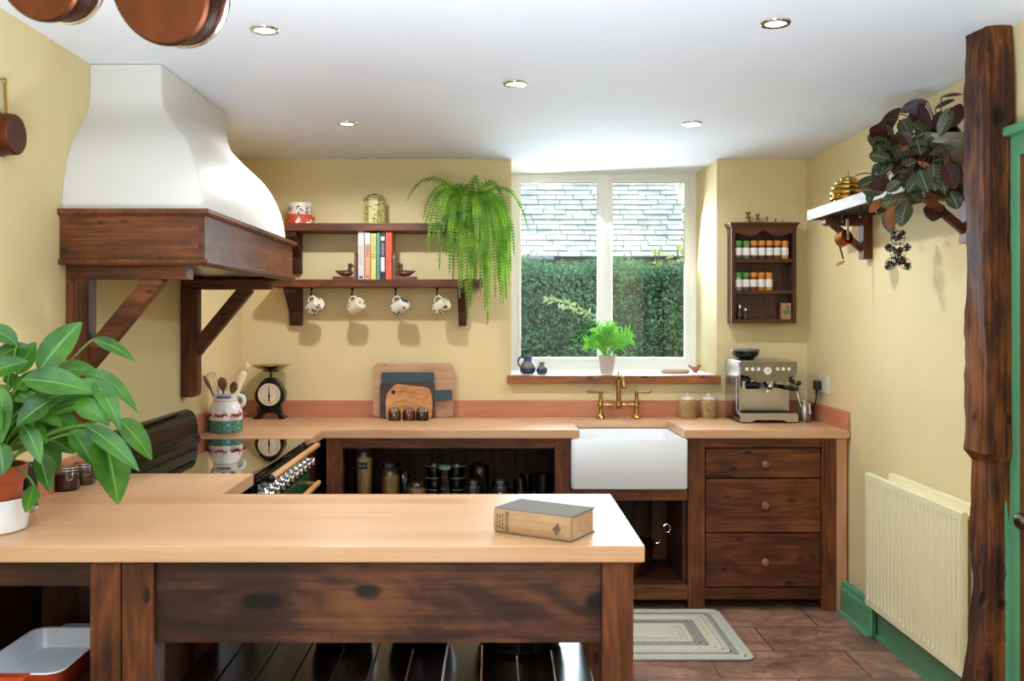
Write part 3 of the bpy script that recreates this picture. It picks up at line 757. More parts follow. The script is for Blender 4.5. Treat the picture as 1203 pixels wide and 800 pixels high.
# utensil jug
p = at(263.5, 509, 4.5)
JX, JY = p.x, 4.525
t = thing('utensil_jug', 'large white pottery jug with green base and red hares holding utensils', 'jug', (JX, JY, WT+.0006))
jm = NT('hand_painted_jug'); tc = jm.n('ShaderNodeTexCoord'); se = jm.n('ShaderNodeSeparateXYZ', Vector=tc.outputs['Object'])
nz = jm.n('ShaderNodeTexNoise', Vector=tc.outputs['Object'], Scale=14.0, Detail=3.0)
wv = jm.n('ShaderNodeTexNoise', Vector=tc.outputs['Object'], Scale=90.0, Detail=2.0)
z = jm.math('ADD', se.outputs[2], jm.math('MULTIPLY', nz.outputs[0], .006))
gn = jm.ramp(wv.outputs[0], [(.3, lin('#2f6a58')), (.6, lin('#4f8f7c')), (.75, lin('#a9c9bb'))])
c = jm.mix(jm.math('LESS_THAN', z, .062), lin('#e6e2dc'), gn)
jm.principled(c, .15, 0, nz.outputs[0], .05)
b = MB(); b.lathe([(0, 0), (.078, 0), (.081, .004), (.082, .06), (.082, .095), (.079, .115), (.068, .138), (.060, .15), (.0585, .16), (.060, .185), (.063, .190), (.059, .190), (.055, .183), (.054, .16), (.074, .11), (.077, .02), (0, .012)], seg=44); jb = b.build('body', jm.m, t)
b = MB(); b.tube(bez4((.058, 0, .175), (.108, -.01, .19), (.10, -.01, .115), (.070, 0, .128), 12), [.010]*12, 12); b.build('handle', cer, t)
red = plain('painted_red', '#a8382c', .3); blue = plain('painted_blue', '#2f4f96', .3)
def wrap(a, z, r): return (r*math.sin(a), -r*math.cos(a), z)
b = MB()
for a0 in (-1.05, -.05, .95, 2.0, 3.0, 4.1):            # running hares round the belly
    rs = .0815
    for da, dz, ra, rz in ((0, 0, .020, .007), (.17, .004, .009, .0075), (-.2, .004, .014, .0065), (.3, .006, .008, .006)):
        b.ball(wrap(a0+da*1.1, .083+dz, rs), (ra, .0025 if abs(a0) < .6 else ra, rz), 10)
    for da, dz, dx in ((.36, .0, .09), (-.32, -.004, -.10), (.10, -.007, .06), (-.12, -.006, -.06), (.30, .014, -.10)):
        b.tube([wrap(a0+da, .083+dz, rs), wrap(a0+da+dx, .083+dz-.003+(.012 if dz > .01 else 0), rs)], .0022, 6)
b.build('hare_motif', red, jb, label='red running hares')
b = MB()
for k in range(9):
    a = -.62+k*.135+.15; hh = .006 if k % 3 else .009
    b.tube([wrap(a, .168-.001, .0595), wrap(a+.03, .168+hh, .0605)], .0024, 6); b.tube([wrap(a+.05, .168, .0595), wrap(a+.05, .178, .0605)], .0022, 6); b.tube([wrap(a, .172, .0598), wrap(a+.11, .172, .0598)], .0018, 6)
b.build('rim_lettering', blue, jb, label='illegible blue painted brush lettering')
b = MB(); b.torus((0, 0, .152), .0592, .0016, None, 40, 6); b.build('neck_line', plain('painted_tan', '#b06a4a', .3), jb)
def utensil(name, label, cat, base, tip):
    t = thing(name, label, cat, base); d = Vector(tip)-Vector(base)
    t.rotation_mode = 'QUATERNION'; t.rotation_quaternion = Vector((0, 0, 1)).rotation_difference(d); return t, d.length
spw = wood('spoon_wood', '#5a3a28', '#76503a', '#8a6248', 'Z', .5, 2, 3, 0)
JZ = WT+.02
def spoon(label, bx, by, tip, wd, ln):
    t, L = utensil('wooden_spoon', label, 'spoon', (JX+bx, JY+by, JZ), tip)
    b = MB(); b.tube([(0, 0, 0), (0, 0, L-ln)], .0055, 10); b.build('handle', spw, t)
    b = MB(); b.loft([[(wd*w*math.cos(q), .006*h*math.sin(q)+.004, L-ln+ln*u) for q in [2*PI*k/14 for k in range(14)]] for u, w, h in ((0, .25, .8), (.15, .62, 1), (.4, .97, 1.1), (.6, 1, 1.1), (.82, .78, .9), (.95, .42, .6), (1, .05, .1))]); b.build('bowl', spw, t)
spoon('long narrow wooden spoon leaning left in the utensil jug', .02, 0, at(239, 441, 4.50), .011, .085)
spoon('broad round wooden spoon upright in the middle of the utensil jug', 0, .02, at(260, 443, 4.50), .024, .072)
spoon('smaller oval wooden spoon right of the broad one in the utensil jug', -.01, -.02, at(276, 448.5, 4.48), .020, .062)
t, L = utensil('whisk', 'wire whisk standing behind the wooden spoons in the utensil jug', 'whisk', (JX+.01, JY+.03, JZ), at(246, 438, 4.56))
b = MB(); b.cyl((0, 0, 0), (0, 0, L-.12), .007, seg=10); b.build('handle', steel, t)
b = MB()
for k in range(6):
    a = PI*k/6; c_, s_ = math.cos(a), math.sin(a)
    b.tube(bez4((0.004*c_, .004*s_, L-.12), (.05*c_, .05*s_, L-.02), (.018*c_, .018*s_, L), (0, 0, L), 10)+bez4((0, 0, L), (-.018*c_, -.018*s_, L), (-.05*c_, -.05*s_, L-.02), (-.004*c_, -.004*s_, L-.12), 10)[1:], .0012, 6)
b.build('wires', chrome, t)
t, L = utensil('rolling_pin', 'pale wooden rolling pin leaning right in the utensil jug', 'rolling pin', (JX-.02, JY+.01, JZ), at(291, 426, 4.56))
MB().lathe([(0, 0), (.010, .0), (.019, .006), (.019, L-.06), (.014, L-.052), (.009, L-.046), (.013, L-.03), (.0145, L-.015), (.011, L-.003), (0, L)], seg=20).build('roller', plain('pale_sycamore', '#e6d3a8', .4), t)

# chopping boards leaning on the wall
def lean(name, label, cat, x, y, ang):
    return thing(name, label, cat, (x, y, WT+.0015), rot=(-R(ang), 0, 0))
def rrect(w, h, r, n=5):
    out = []
    for cx, cz, a in ((w/2-r, h-r, 0), (-w/2+r, h-r, 90), (-w/2+r, r, 180), (w/2-r, r, 270)):
        for k in range(n+1): q = R(a+90*k/n); out.append((cx+r*math.cos(q), cz+r*math.sin(q)))
    return out
s = 5.13/F
t = lean('chopping_board', 'largest pale wooden chopping board leaning on the wall behind the others', 'chopping board', (485.5-CX)*s, 5.135, 3)
MB().prism(rrect(95*s, 63.5*s, .028), 'xz', 0, .02, .003).build('board', wood('worn_board', '#a07453', '#b98d69', '#cba380', 'X', .55, 1, 3, .2), t)
dk = wood('dark_board', '#22140f', '#38231c', '#4d352b', 'X', .5, 1.5, 4, .2)
teal = plain('teal_stain', '#23444a', .45, 0, .15, 22)
t = lean('chopping_board', 'dark brown chopping board with teal top band and teal handle', 'chopping board', (479-CX)*s, 5.095, 4)
b = MB(); w2 = 32*s
b.prism([(-w2, .006), (-w2+.006, 0), (w2-.006, 0), (w2, .006), (w2, 36*s), (w2-.006, 42*s), (-w2+.006, 42*s), (-w2, 36*s)], 'xz', 0, .018, .002); b.build('board', dk, t)
b = MB(); b.prism([(-w2+.008, 41.5*s), (w2-.008, 41.5*s), (w2-.004, 50*s), (w2-.008, 53.5*s), (-w2+.01, 53.5*s), (-w2+.004, 50*s)], 'xz', .0, .018, .002); b.build('band', teal, t, label='teal stained band')
b = MB(); b.prism([(w2-.002, 20.5*s), (w2+19*s, 21.5*s), (w2+20*s, 22.5*s), (w2+20*s, 32*s), (w2+19*s, 33*s), (w2-.002, 32.5*s)], 'xz', .001, .017, .002); b.build('handle', teal, t, label='teal stained handle')
s = 5.08/F
t = lean('chopping_board', 'small striped olive wood board in front of the other boards', 'chopping board', (480.5-CX)*s, 5.072, 6)
b = MB(); pts = [(-27*s, 2*s), (-26*s, 0), (25*s, 0), (27*s, 2*s), (27.5*s, 16*s), (26.5*s, 28*s), (23.5*s, 35*s), (18*s, 37*s), (0, 39*s), (-15*s, 40.5*s), (-20*s, 37*s), (-26*s, 29*s), (-27.5*s, 22*s)]
b.prism(pts, 'xz', 0, .016, .003); ob = b.build('board', olive('X'), t)
b = MB(); b.lathe([(0, .0012), (2.6*s, .001), (2.6*s, -.001)], (-18.5*s, -.0005, 31*s), 18, (PI/2, 0, 0)); b.build('hanging_hole', blackm, ob)

# ---------------------------------------------------------------- clip-top jars
gl = glass('jar_glass', '#f2f5f3', 1.5, .03)
def clip_jar(label, x, y, z, r, h, fill, group, lidm=None, rz=0.0, ff=.8, lab=None):
    t = thing('clip_jar', label, 'jar', (x, y, z), rz, group)
    hb = h*.86
    b = MB(); b.lathe([(0, 0), (r*.9, 0), (r, r*.12), (r, hb*.72), (r*.95, hb*.84), (r*.80, hb*.93), (r*.80, hb)], seg=26); b.build('glass_body', gl, t)
    if fill: MB().lathe([(0, .003), (r*.88, .003), (r*.955, r*.14), (r*.955, hb*ff*.9), (r*.9, hb*ff), (0, hb*ff)], seg=22).build('contents', fill, t)
    b = MB(); b.lathe([(r*.86, hb), (r*.88, hb+.004), (r*.84, h-.004), (r*.6, h), (0, h)], seg=26); b.build('lid', lidm or gl, t)
    b = MB(); b.torus((0, 0, hb-.002), r*.88, .0014, None, 26, 6); b.torus((0, 0, hb+.006), r*.89, .0014, None, 26, 6)
    b.tube([(-r*.25, -r*.85, hb+.006), (-r*.22, -r*1.08, hb-.006), (-r*.2, -r*1.10, hb*.68), (-r*.15, -r*1.04, hb*.55), (r*.15, -r*1.04, hb*.55), (r*.2, -r*1.10, hb*.68), (r*.22, -r*1.08, hb-.006), (r*.25, -r*.85, hb+.006)], .0014, 6)
    b.build('wire_clip', chrome, t)
    return t
spice = lambda n, c: plain('fill_'+n, c, .7, 0, .2, 160, .3)
for px, n, c, l in ((463.5, 'tan', '#8a6238', 'small clip-top jar of tan spice, left of three before the boards'), (480.5, 'rust', '#96442c', 'small clip-top jar of rust red spice, middle of three before the boards'), (496, 'dark', '#4a2a24', 'small clip-top jar of dark brown spice, right of three before the boards')):
    q = at(px, 492, 5.0); clip_jar(l, q.x, 5.0, WT+.0008, .0345, .068, spice(n, c), 'small jars in front of the chopping boards')
for px, py, D, n, c, l, r, h in ((77, 577, 2.985, 'red', '#5e2a20', 'clip-top jar of dark red preserve nearest the peace lily pot', .043, .078), (98, 571, 3.09, 'olive', '#6a4a30', 'clip-top jar of brown preserve behind the dark red one', .039, .074), (109, 565, 3.20, 'plum', '#6a3a34', 'clip-top jar of plum coloured preserve, farthest beside the cooker back', .037, .072)):
    q = at(px, py, D); clip_jar(l, q.x, D, WT+.0008, r, h, spice(n, c), 'preserve jars on the short worktop', rz=.7)

# ---------------------------------------------------------------- jars on the shelf under the back worktop
def JA(px): return at(px, 560, 4.78).x
pasta = NT('spaghetti'); tc = pasta.n('ShaderNodeTexCoord'); mp = pasta.n('ShaderNodeMapping', Vector=tc.outputs['Object']); mp.inputs['Scale'].default_value = (260, 260, 4)
nz = pasta.n('ShaderNodeTexNoise', Vector=mp.outputs[0], Scale=1.0, Detail=1.0); c = pasta.ramp(nz.outputs[0], [(.3, lin('#9a6a34')), (.55, lin('#d0a662')), (.75, lin('#e2c287'))]); pasta.principled(c, .5)
t = thing('storage_jar', 'tall glass jar of spaghetti with small dark label', 'jar', (JA(428), 4.76, ZJ+.0008))
b = MB(); b.lathe([(0, 0), (.044, 0), (.048, .006), (.052, .25), (.046, .262), (.046, .275)], seg=26); b.build('glass_body', gl, t)
MB().lathe([(0, .006), (.043, .006), (.048, .24), (0, .242)], seg=24).build('spaghetti', pasta.m, t)
b = MB(); b.lathe([(.05, .266), (.051, .285), (.04, .292), (0, .293)], seg=26); b.build('lid', gl, t)
b = MB(); b.box(-.026, .026, -.054, -.051, .185, .22, .002); lbl = b.build('label', plain('chalk_label', '#23282f', .6), t, label='small dark label with a pale line of writing')
b = MB()
for k in range(5): b.box(-.016+k*.007, -.0125+k*.007, -.0550, -.0542, .199, .204+(.004 if k in (0, 3) else 0))
b.build('writing', plain('chalk_white', '#b9bcc0', .7), lbl)
penne = spice('penne', '#c08c48'); macaroni = spice('macaroni', '#b98a4c')
clip_jar('wide clip-top jar filled with pale pasta beside the spaghetti jar', JA(459), 4.76, ZJ+.0008, .053, .215, penne, 'clip-top jars on the shelf under the worktop')
clip_jar('low clip-top jar filled with yellow pasta shells, fourth along the shelf', JA(490), 4.72, ZJ+.0008, .055, .125, macaroni, 'clip-top jars on the shelf under the worktop')
clip_jar('dark clip-top jar behind the two pasta jars', JA(473), 4.90, ZJ+.0008, .034, .15, spice('blue', '#39444c'), 'clip-top jars on the shelf under the worktop')
steelbowl = glass('dish_glass', '#dfe2df', 1.6, .05)
for px, lb in ((509, 'left'), (536, 'right')):
    for k in range(3):
        t = thing('glass_ramekin', ('top', 'middle', 'bottom')[2-k]+' glass ramekin of the stack '+lb+' of the clear bottle', 'ramekin', (JA(px), 4.86, ZJ+k*.062), group='stacked glass ramekins')
        MB().lathe([(0, 0), (.034, 0), (.036, .004), (.043, .050), (.048, .054), (.048, .0615), (.044, .0615), (.040, .05), (.033, .008), (0, .006)], seg=26).build('bowl', steelbowl, t)
        MB().torus((0, 0, .0575), .0475, .003, None, 26, 6).build('rim', plain('pale_rim', '#9a8f86', .25), t)
t = thing('glass_bottle', 'clear conical glass bottle with pale teal lid among the ramekins', 'bottle', (JA(523), 4.72, ZJ+.0008))
MB().lathe([(0, 0), (.046, 0), (.047, .01), (.033, .14), (.026, .17), (.026, .185)], seg=26).build('glass_body', gl, t)
MB().lathe([(.03, .183), (.032, .187), (.032, .20), (.026, .204), (0, .205)], seg=24).build('lid', plain('teal_lid', '#7fa6a4', .3), t)
for px, l in ((556, 'clip-top jar with a white swing clip right of the clear bottle'), (587, 'clip-top jar with a white swing clip, nearest the glass tumblers')):
    t = clip_jar(l, JA(px), 4.74, ZJ+.0008, .05, .135, spice('coffee', '#1c1210'), 'clip-top jars on the shelf under the worktop')
t = thing('glass_cloche', 'clear glass jar with round knob lid behind the white-clip jars', 'jar', (JA(563), 4.92, ZJ+.0008))
MB().lathe([(0, 0), (.05, 0), (.052, .01), (.052, .15), (.048, .16)], seg=24).build('glass_body', gl, t)
MB().lathe([(.052, .158), (.05, .168), (.03, .178), (.012, .184), (.018, .198), (.012, .21), (0, .212)], seg=24).build('lid', gl, t)
for px, y, h, l in ((611, 4.74, .125, 'clear glass tumbler on the shelf beside the jars'), (619, 4.86, .135, 'clear glass tumbler standing behind the other, near the black mug')):
    t = thing('tumbler', l, 'glass', (JA(px), y, ZJ+.0008)); MB().lathe([(0, 0), (.030, 0), (.032, .01), (.036, h), (.034, h), (.029, .014), (0, .012)], seg=24).build('glass_body', steelbowl, t)
t = thing('black_mug', 'tall black mug at the right end of the shelf under the worktop', 'mug', (JA(638), 4.76, ZJ+.0008))
MB().lathe([(0, 0), (.042, 0), (.044, .004), (.044, .155), (.041, .155), (.040, .01), (0, .008)], seg=24).build('body', black, t)
b = MB(); b.tube(bez4((.042, 0, .125), (.08, 0, .13), (.08, 0, .04), (.042, 0, .045), 10), .006, 8); b.build('handle', black, t)
# ================================================================ CANISTERS, ESPRESSO MACHINE
can = plain('stoneware', '#a98f5c', .35, 0, .06, 30); canl = plain('stoneware_print', '#9a5f3c', .5)
for px, l in ((807.5, 'stoneware canister with white lid nearest the brass tap'), (832.5, 'stoneware canister with white lid nearest the coffee machine')):
    q = at(px, 492, 5.13)
    t = thing('canister', l, 'canister', (q.x, 5.128, WT+.0008), group='stoneware canisters')
    b = MB(); b.lathe([(0, 0), (.047, 0), (.049, .004), (.049, .022), (.0505, .026), (.0505, .088), (.047, .10), (.041, .106), (.041, .11)], seg=36); bd = b.build('body', can, t)
    b = MB(); b.lathe([(.047, .104), (.046, .11), (.035, .116), (.018, .120), (.007, .123), (.008, .131), (.004, .136), (0, .137)], seg=30); b.build('lid', plain('canister_lid', '#d8d2c2', .2), t)
    b = MB(); b.torus((0, -.0505, .062), .026, .0018, (PI/2, 0, 0), 28, 6)
    for k in range(5): b.tube([(-.018+k*.009, -.0512, .05), (-.018+k*.009, -.0512, .056+.006*(k % 2))], .0022, 6)
    for k in range(4): b.tube([(-.014+k*.009, -.0512, .068), (-.012+k*.009, -.0512, .074)], .0025, 6)
    b.build('emblem', canl, bd, label='round brown emblem with small lettering')

M = (903.5-CX)*4.87/F
em = thing('espresso_machine', 'brushed steel espresso machine with round gauge and bean hopper', 'coffee machine', (M, 4.885, WT+.0006))
b = MB(); b.box(-.152, .152, .115, .29, .012, .33, .008)
b.prism([(.0, .262), (-.008, .33), (.29, .335), (.29, .235), (.06, .235)], 'yz', -.156, .156, .006)
b.build('body', steel, em)
b = MB(); b.prism([(-.156, .015), (-.156, .325), (-.150, .325), (-.150, .015)], 'xz', -.0, .29); b.prism([(-.005, .045), (.02, .012), (.29, .012), (.29, .325), (.0, .325), (-.004, .25), (.05, .24), (.05, .06)], 'yz', -.158, -.148, .002)
b.build('side_panel', metal('steel_side', '#c3c2c0', .22), em)
b = MB()
b.prism([(-.150, .262), (-.150, .325), (.150, .325), (.150, .258), (.135, .25), (.10, .245), (.075, .225), (-.045, .218), (-.075, .222), (-.11, .25), (-.13, .252)], 'xz', -.012, .004, .002)
fp = b.build('front_panel', metal('dark_steel', '#8d8780', .28), em)
b = MB()
for x in (-.118, -.087, -.056, .046, .076, .107): b.cyl((x, -.011, .288), (x, -.0155, .288), .0095, seg=18)
b.build('buttons', plain('white_button', '#e8e8e4', .3), fp, label='six small round white buttons')
b = MB(); b.cyl((-.008, -.011, .279), (-.008, -.019, .279), .022, seg=28); gg = b.build('gauge', chrome, fp)
b = MB(); b.cyl((-.008, -.018, .279), (-.008, -.0198, .279), .0185, seg=28); b.build('gauge_face', plain('gauge_white', '#ecebe6', .3), gg)
b = MB(); b.beam((-.012, -.0205, .272), (.002, -.0205, .289), .002, .001, 0, (0, 1, 0)); b.build('gauge_needle', blackm, gg)
b = MB(); b.prism([(-.156, .006), (-.156, .045), (-.145, .052), (.145, .052), (.156, .045), (.156, .006), (.09, .004), (.08, .016), (-.08, .016), (-.09, .004)], 'xz', -.025, .12, .004); b.build('drip_tray', steel, em)
b = MB(); b.box(-.135, .135, -.018, .112, .0505, .0535, .001)
for k in range(16): b.box(-.132+k*.017, -.126+k*.017, -.014, .108, .0535, .056)
b.build('drip_grille', blackm, em)
b = MB(); b.lathe([(.038, .24), (.038, .222), (.034, .21), (.034, .198)], (.025, .055, 0), 28, caps=True); b.lathe([(.030, .2), (.030, .188), (.012, .175), (.010, .165)], (.025, .055, 0), 24, caps=True); b.tube([(.015, .055, .172), (.010, .055, .158)], .005, 8); b.tube([(.035, .055, .172), (.04, .055, .158)], .005, 8)
b.build('group_head', chrome, em)
b = MB(); b.tube([(.045, .05, .196), (.075, .0, .192), (.11, -.055, .188), (.125, -.075, .186)], [.009, .012, .014, .011], 14); b.ball((.125, -.078, .186), .0125); b.build('portafilter_handle', black, em)
b = MB(); b.lathe([(.03, .245), (.03, .222), (.026, .215)], (-.075, .055, 0), 24, caps=True); b.build('grinder_outlet', chrome, em)
b = MB(); b.box(-.115, -.04, .02, .09, .178, .198, .006); b.prism([(-.118, .212), (-.035, .212), (-.03, .195), (-.045, .178), (-.11, .178)], 'xz', .02, .08, .004); b.box(-.148, -.09, -.002, .05, .222, .238, .004); b.build('grinder_cradle', blackm, em)
b = MB(); b.box(-.128, -.112, .03, .05, .178, .235, .003); b.build('cradle_arm', chrome, em)
b = MB(); b.lathe([(.045, .332), (.05, .34), (.068, .352), (.074, .375), (.074, .382)], (-.078, .16, 0), 30); b.build('bean_hopper', plain('smoked_plastic', '#1c1b1c', .12), em)
b = MB(); b.lathe([(.078, .380), (.078, .386), (.07, .390), (.03, .391), (0, .391)], (-.078, .16, 0), 30); b.build('hopper_lid', plain('hopper_lid_grey', '#6e6e70', .25), em)
b = MB(); b.cyl((.12, .03, .232), (.148, .02, .215), .012); b.tube([(.14, .02, .215), (.155, .005, .20), (.162, 0, .19)], .006, 8); b.ball((.165, -.002, .212), (.013, .013, .013)); b.build('steam_knob', black, em)
b = MB(); b.tube(bez((.150, .01, .205), (.156, .0, .15), (.176, .0, .085), 10), .0042, 8); b.build('steam_wand', chrome, em)
q = at(944.5, 495, 4.955)
t = thing('milk_jug', 'small steel milk jug right of the espresso machine', 'jug', (q.x+.003, 4.955, WT), -.2)
b = MB(); b.lathe([(0, 0), (.034, 0), (.036, .004), (.034, .07), (.031, .105), (.034, .112), (.032, .112), (.029, .104), (.032, .07), (.033, .008), (0, .006)], seg=30); b.build('body', steel, t)
b = MB(); b.tube([(.012, -.032, .10), (.020, -.056, .098), (.022, -.058, .05), (.014, -.036, .04)], .005, 10); b.build('handle', chrome, t)
# wall socket with plug and cord
t = thing('wall_socket', 'white wall socket with black plug on the right wall by the coffee machine', 'socket', (XR, 4.925, 1.115))
b = MB(); b.box(-.009, 0, -.073, .073, -.047, .047, .004); b.build('plate', plain('socket_white', '#e2dcc8', .35), t)
b = MB(); b.box(-.012, -.008, -.05, -.038, .015, .03, .002); b.build('switch', plain('socket_switch', '#ece8da', .3), t)
t = thing('plug_cord', 'black plug and cord running from the wall socket to the coffee machine', 'plug', (XR-.009, 4.965, 1.108))
b = MB(); b.box(-.035, -.001, -.022, .022, -.028, .024, .008); b.tube([(-.022, 0, -.02), (-.022, 0, -.06)], [.008, .005], 10); b.build('plug', black, t)
b = MB(); b.tube(bez4((-.022, 0, -.05), (-.02, 0, -.12), (-.05, .02, -.15), (-.09, .12, -.188), 14)+[(-.12, .17, -.1935), (-.15, .19, -.1935)], .0038, 8); b.build('cord', black, t)

# ================================================================ SPICE RACK
KX0, KX1, KZ = 1.322, 1.702, 1.440
sr = thing('spice_rack', 'small dark wooden wall rack with three shelves of spice jars', 'spice rack', (1.512, YB, KZ))
b = MB()
rk = wood('spice_rack_wood', '#2c160d', '#47240f', '#5f3418', 'Z', .35, 1.5, 5, .5); rkx = wood('spice_rack_wood', '#2c160d', '#47240f', '#5f3418', 'X', .35, 1.5, 5, .5)
for s in (-1, 1):
    b = MB(); b.box(s*.165-(.014 if s < 0 else 0), s*.165+(.014 if s > 0 else 0), -.105, -.001, .0, .555, .003); b.box(s*.172-.010, s*.172+.010, -.109, -.10, 0.0, .55, .003); b.build('side', rk, sr)
b = MB(); 
for k in range(5): b.box(-.165+k*.066+.0006, -.165+(k+1)*.066-.0006, -.012, -.001, .0, .55, .002)
b.build('back_panel', rk, sr)
for z0, z1 in ((0, .024), (.166, .186), (.342, .364)): b = MB(); b.box(-.166, .166, -.104, -.01, z0, z1, .003); b.build('shelf', rkx, sr)
b = MB(); b.box(-.195, .195, -.125, -.001, .553, .566, .004); b.box(-.188, .188, -.117, -.001, .541, .554, .004); b.build('cornice', rkx, sr)
b = MB(); pts = [(-.165, .542), (.165, .542), (.165, .50)]+[(x/100, .499+.010*math.cos(x/100*38)+(.010 if abs(x) < 3 else 0)) for x in range(15, -16, -1)]+[(-.165, .50)]
b.prism(pts, 'xz', -.106, -.096); b.build('valance', rkx, sr)
capg = plain('green_cap', '#4d8c3c', .4); capo = plain('orange_cap', '#c9802e', .4); lab = plain('white_label', '#dedbd4', .5)
def spicejar(px, z, cap, fill, label, grp):
    x = (px-CX)*5.13/F
    t = thing('spice_jar', label, 'spice jar', (x, 5.14, z), group=grp)
    f = plain('spice_'+fill.strip('#'), fill, .6, 0, .15, 150)
    b = MB(); b.lathe([(0, 0), (.0185, 0), (.020, .003), (.020, .066), (.017, .074), (.017, .078)], seg=20); b.build('glass_body', f, t)
    b = MB(); b.lathe([(.0204, .02), (.0206, .021), (.0206, .061), (.0204, .062)], seg=20); b.build('label', lab, t)
    b = MB(); b.lathe([(.019, .076), (.0195, .077), (.0195, .1), (.018, .102), (0, .102)], seg=20); b.build('cap', cap, t)
fl = ['#5a4a35', '#6a7550', '#5a3a22', '#4a3220', '#3f3a30', '#5a4630', '#c9913a']
ordn = ['first', 'second', 'third', 'fourth', 'fifth']
for i in range(7):
    l = (['green-capped spice jar at the left end of the upper rack row', 'green-capped spice jar beside the orange caps of the upper rack row'][i] if i < 2 else
         ordn[i-2]+' orange-capped spice jar counted from the green caps, upper rack row')
    spicejar(868+i*9.15, KZ+.364, capg if i < 2 else capo, fl[i], l, 'spice jars on the upper rack shelf')
fl = ['#8a8a70', '#4a5a50', '#6a3a1a', '#a9772e', '#c9913a']
for i in range(5):
    l = (['green-capped spice jar at the left end of the middle rack row', 'green-capped spice jar beside the orange caps of the middle rack row'][i] if i < 2 else
         ordn[i-2]+' orange-capped spice jar counted from the green caps, middle rack row')
    spicejar(868+i*9.0, KZ+.186, capg if i < 2 else capo, fl[i], l, 'spice jars on the middle rack shelf')
for px, y, l, h in ((869.5, 5.14, 'small glass shaker upright on the bottom shelf of the spice rack', .085), (875, 5.115, 'small glass shaker in front of the other on the bottom rack shelf', .065)):
    t = thing('glass_shaker', l, 'shaker', ((px-CX)*5.13/F, y, KZ+.024))
    MB().lathe([(0, 0), (.016, 0), (.018, .004), (.014, h*.6), (.009, h*.75)], seg=18).build('glass_body', gl, t)
    MB().lathe([(.0095, h*.72), (.0105, h*.78), (.009, h*.95), (.004, h), (0, h)], seg=16).build('cap', chrome, t)
t = thing('card_box', 'small tan card box of spice on the bottom shelf of the rack', 'box', ((923.5-CX)*5.13/F, 5.14, KZ+.024))
b = MB(); b.box(-.026, .026, -.016, .016, 0, .092, .001); b.build('carton', plain('tan_card', '#a4825c', .6), t)
b = MB(); b.box(-.018, .018, -.0168, -.0158, .03, .055); b.ball((.006, -.016, .066), (.010, .001, .008), 10); b.build('printed_patch', plain('leaf_green_print', '#5c6b45', .5), t)
for px, h, r, l in ((879, .064, .0145, 'largest brass weight on top of the spice rack'), (890, .052, .0125, 'second largest brass weight on top of the spice rack'), (901, .036, .0085, 'middle sized brass weight on top of the spice rack'), (911, .024, .0065, 'second smallest brass weight on top of the spice rack'), (919.5, .018, .004, 'smallest brass weight on top of the spice rack')):
    t = MB(((px-CX)*5.14/F, 5.14, KZ+.566)); c_ = t.o
    t.lathe([(0, 0), (r, 0), (r, h*.18), (r*.55, h*.28), (r*.5, h*.38), (r*.9, h*.46), (r*.9, h*.54), (r*.5, h*.64), (r*.55, h*.74), (r, h*.84), (r, h), (0, h)], c_, 18)
    tag(t.build('brass_weight', metal('dark_brass', '#8f7240', .3)), l, 'weight', 'brass weights in descending size on the spice rack')

# ================================================================ RIGHT WALL SHELF
RX, RZ = 1.548, 1.952
rs = thing('wall_shelf', 'whitewashed plank shelf on wooden brackets on the right wall under the red-leaved plant', 'shelf', (1.67, 3.9, RZ))
worn = wood('whitewashed_plank', '#837e7a', '#a09c9a', '#b3b0af', 'Y', .5, 1.5, 5, .3)
b = W(rs); b.box(RX+.012, XR-.001, 3.25, 4.50, RZ+.002, RZ+.042, .003); bo = b.build('board', oldoak('Y'), rs)
b = W(rs); b.box(RX, RX+.014, 3.25, 4.505, RZ, RZ+.05, .002); b.build('front_edge', worn, rs, label='whitewashed front edge')
for y0 in (4.30, 3.36):
    b = W(rs); b.box(XR-.045, XR-.001, y0, y0+.06, 1.75, RZ+.002, .003); br = b.build('bracket', pine('Z'), rs)
    b = W(rs); b.box(RX+.035, XR-.04, y0+.006, y0+.054, RZ-.043, RZ+.001, .006); b.cyl((RX+.037, y0+.002, RZ-.022), (RX+.037, y0+.058, RZ-.022), .02, seg=18); b.build('arm', pine('X'), br)
    b = W(rs); b.beam((RX+.06, y0+.03, RZ-.035), (XR-.03, y0+.03, 1.79), .03, .028); b.build('brace', pine('X'), br)
for y in (3.55, 3.75, 3.92, 4.12):
    b = W(rs); b.tube([(RX+.03, y, RZ+.002), (RX+.03, y, RZ-.02)]+[(RX+.03, y+.014*math.sin(a), RZ-.034+.014*math.cos(a)) for a in [PI*k/8 for k in range(0, 12)]], .003, 8); b.build('hook', iron, rs)
# brass beehive pot
bx, by = 1.655, 4.255
t = thing('beehive_pot', 'ribbed brass beehive pot with a thin spike on the whitewashed shelf', 'pot', (bx, by, RZ+.042))
b = MB(); pr = [(0, 0), (.062, 0)]
for k, (r, z) in enumerate(((.074, .0), (.082, .024), (.083, .048), (.076, .072), (.060, .094), (.036, .112))):
    pr += [(r-.008, z+.001), (r, z+.007), (r+.001, z+.014), (r-.006, z+.022)]
pr += [(.010, .138), (0, .139)]
b.lathe(pr, seg=40); b.lathe([(.004, .137), (.003, .15), (.0015, .17), (0, .172)], seg=10); b.build('body', brassb, t, ang=.5)
b = MB(); b.tube(bez4((.02, -.03, .135), (.06, -.06, .16), (.11, -.07, .14), (.115, -.06, .09), 12), .003, 8); b.build('wire_handle', brassb, t)
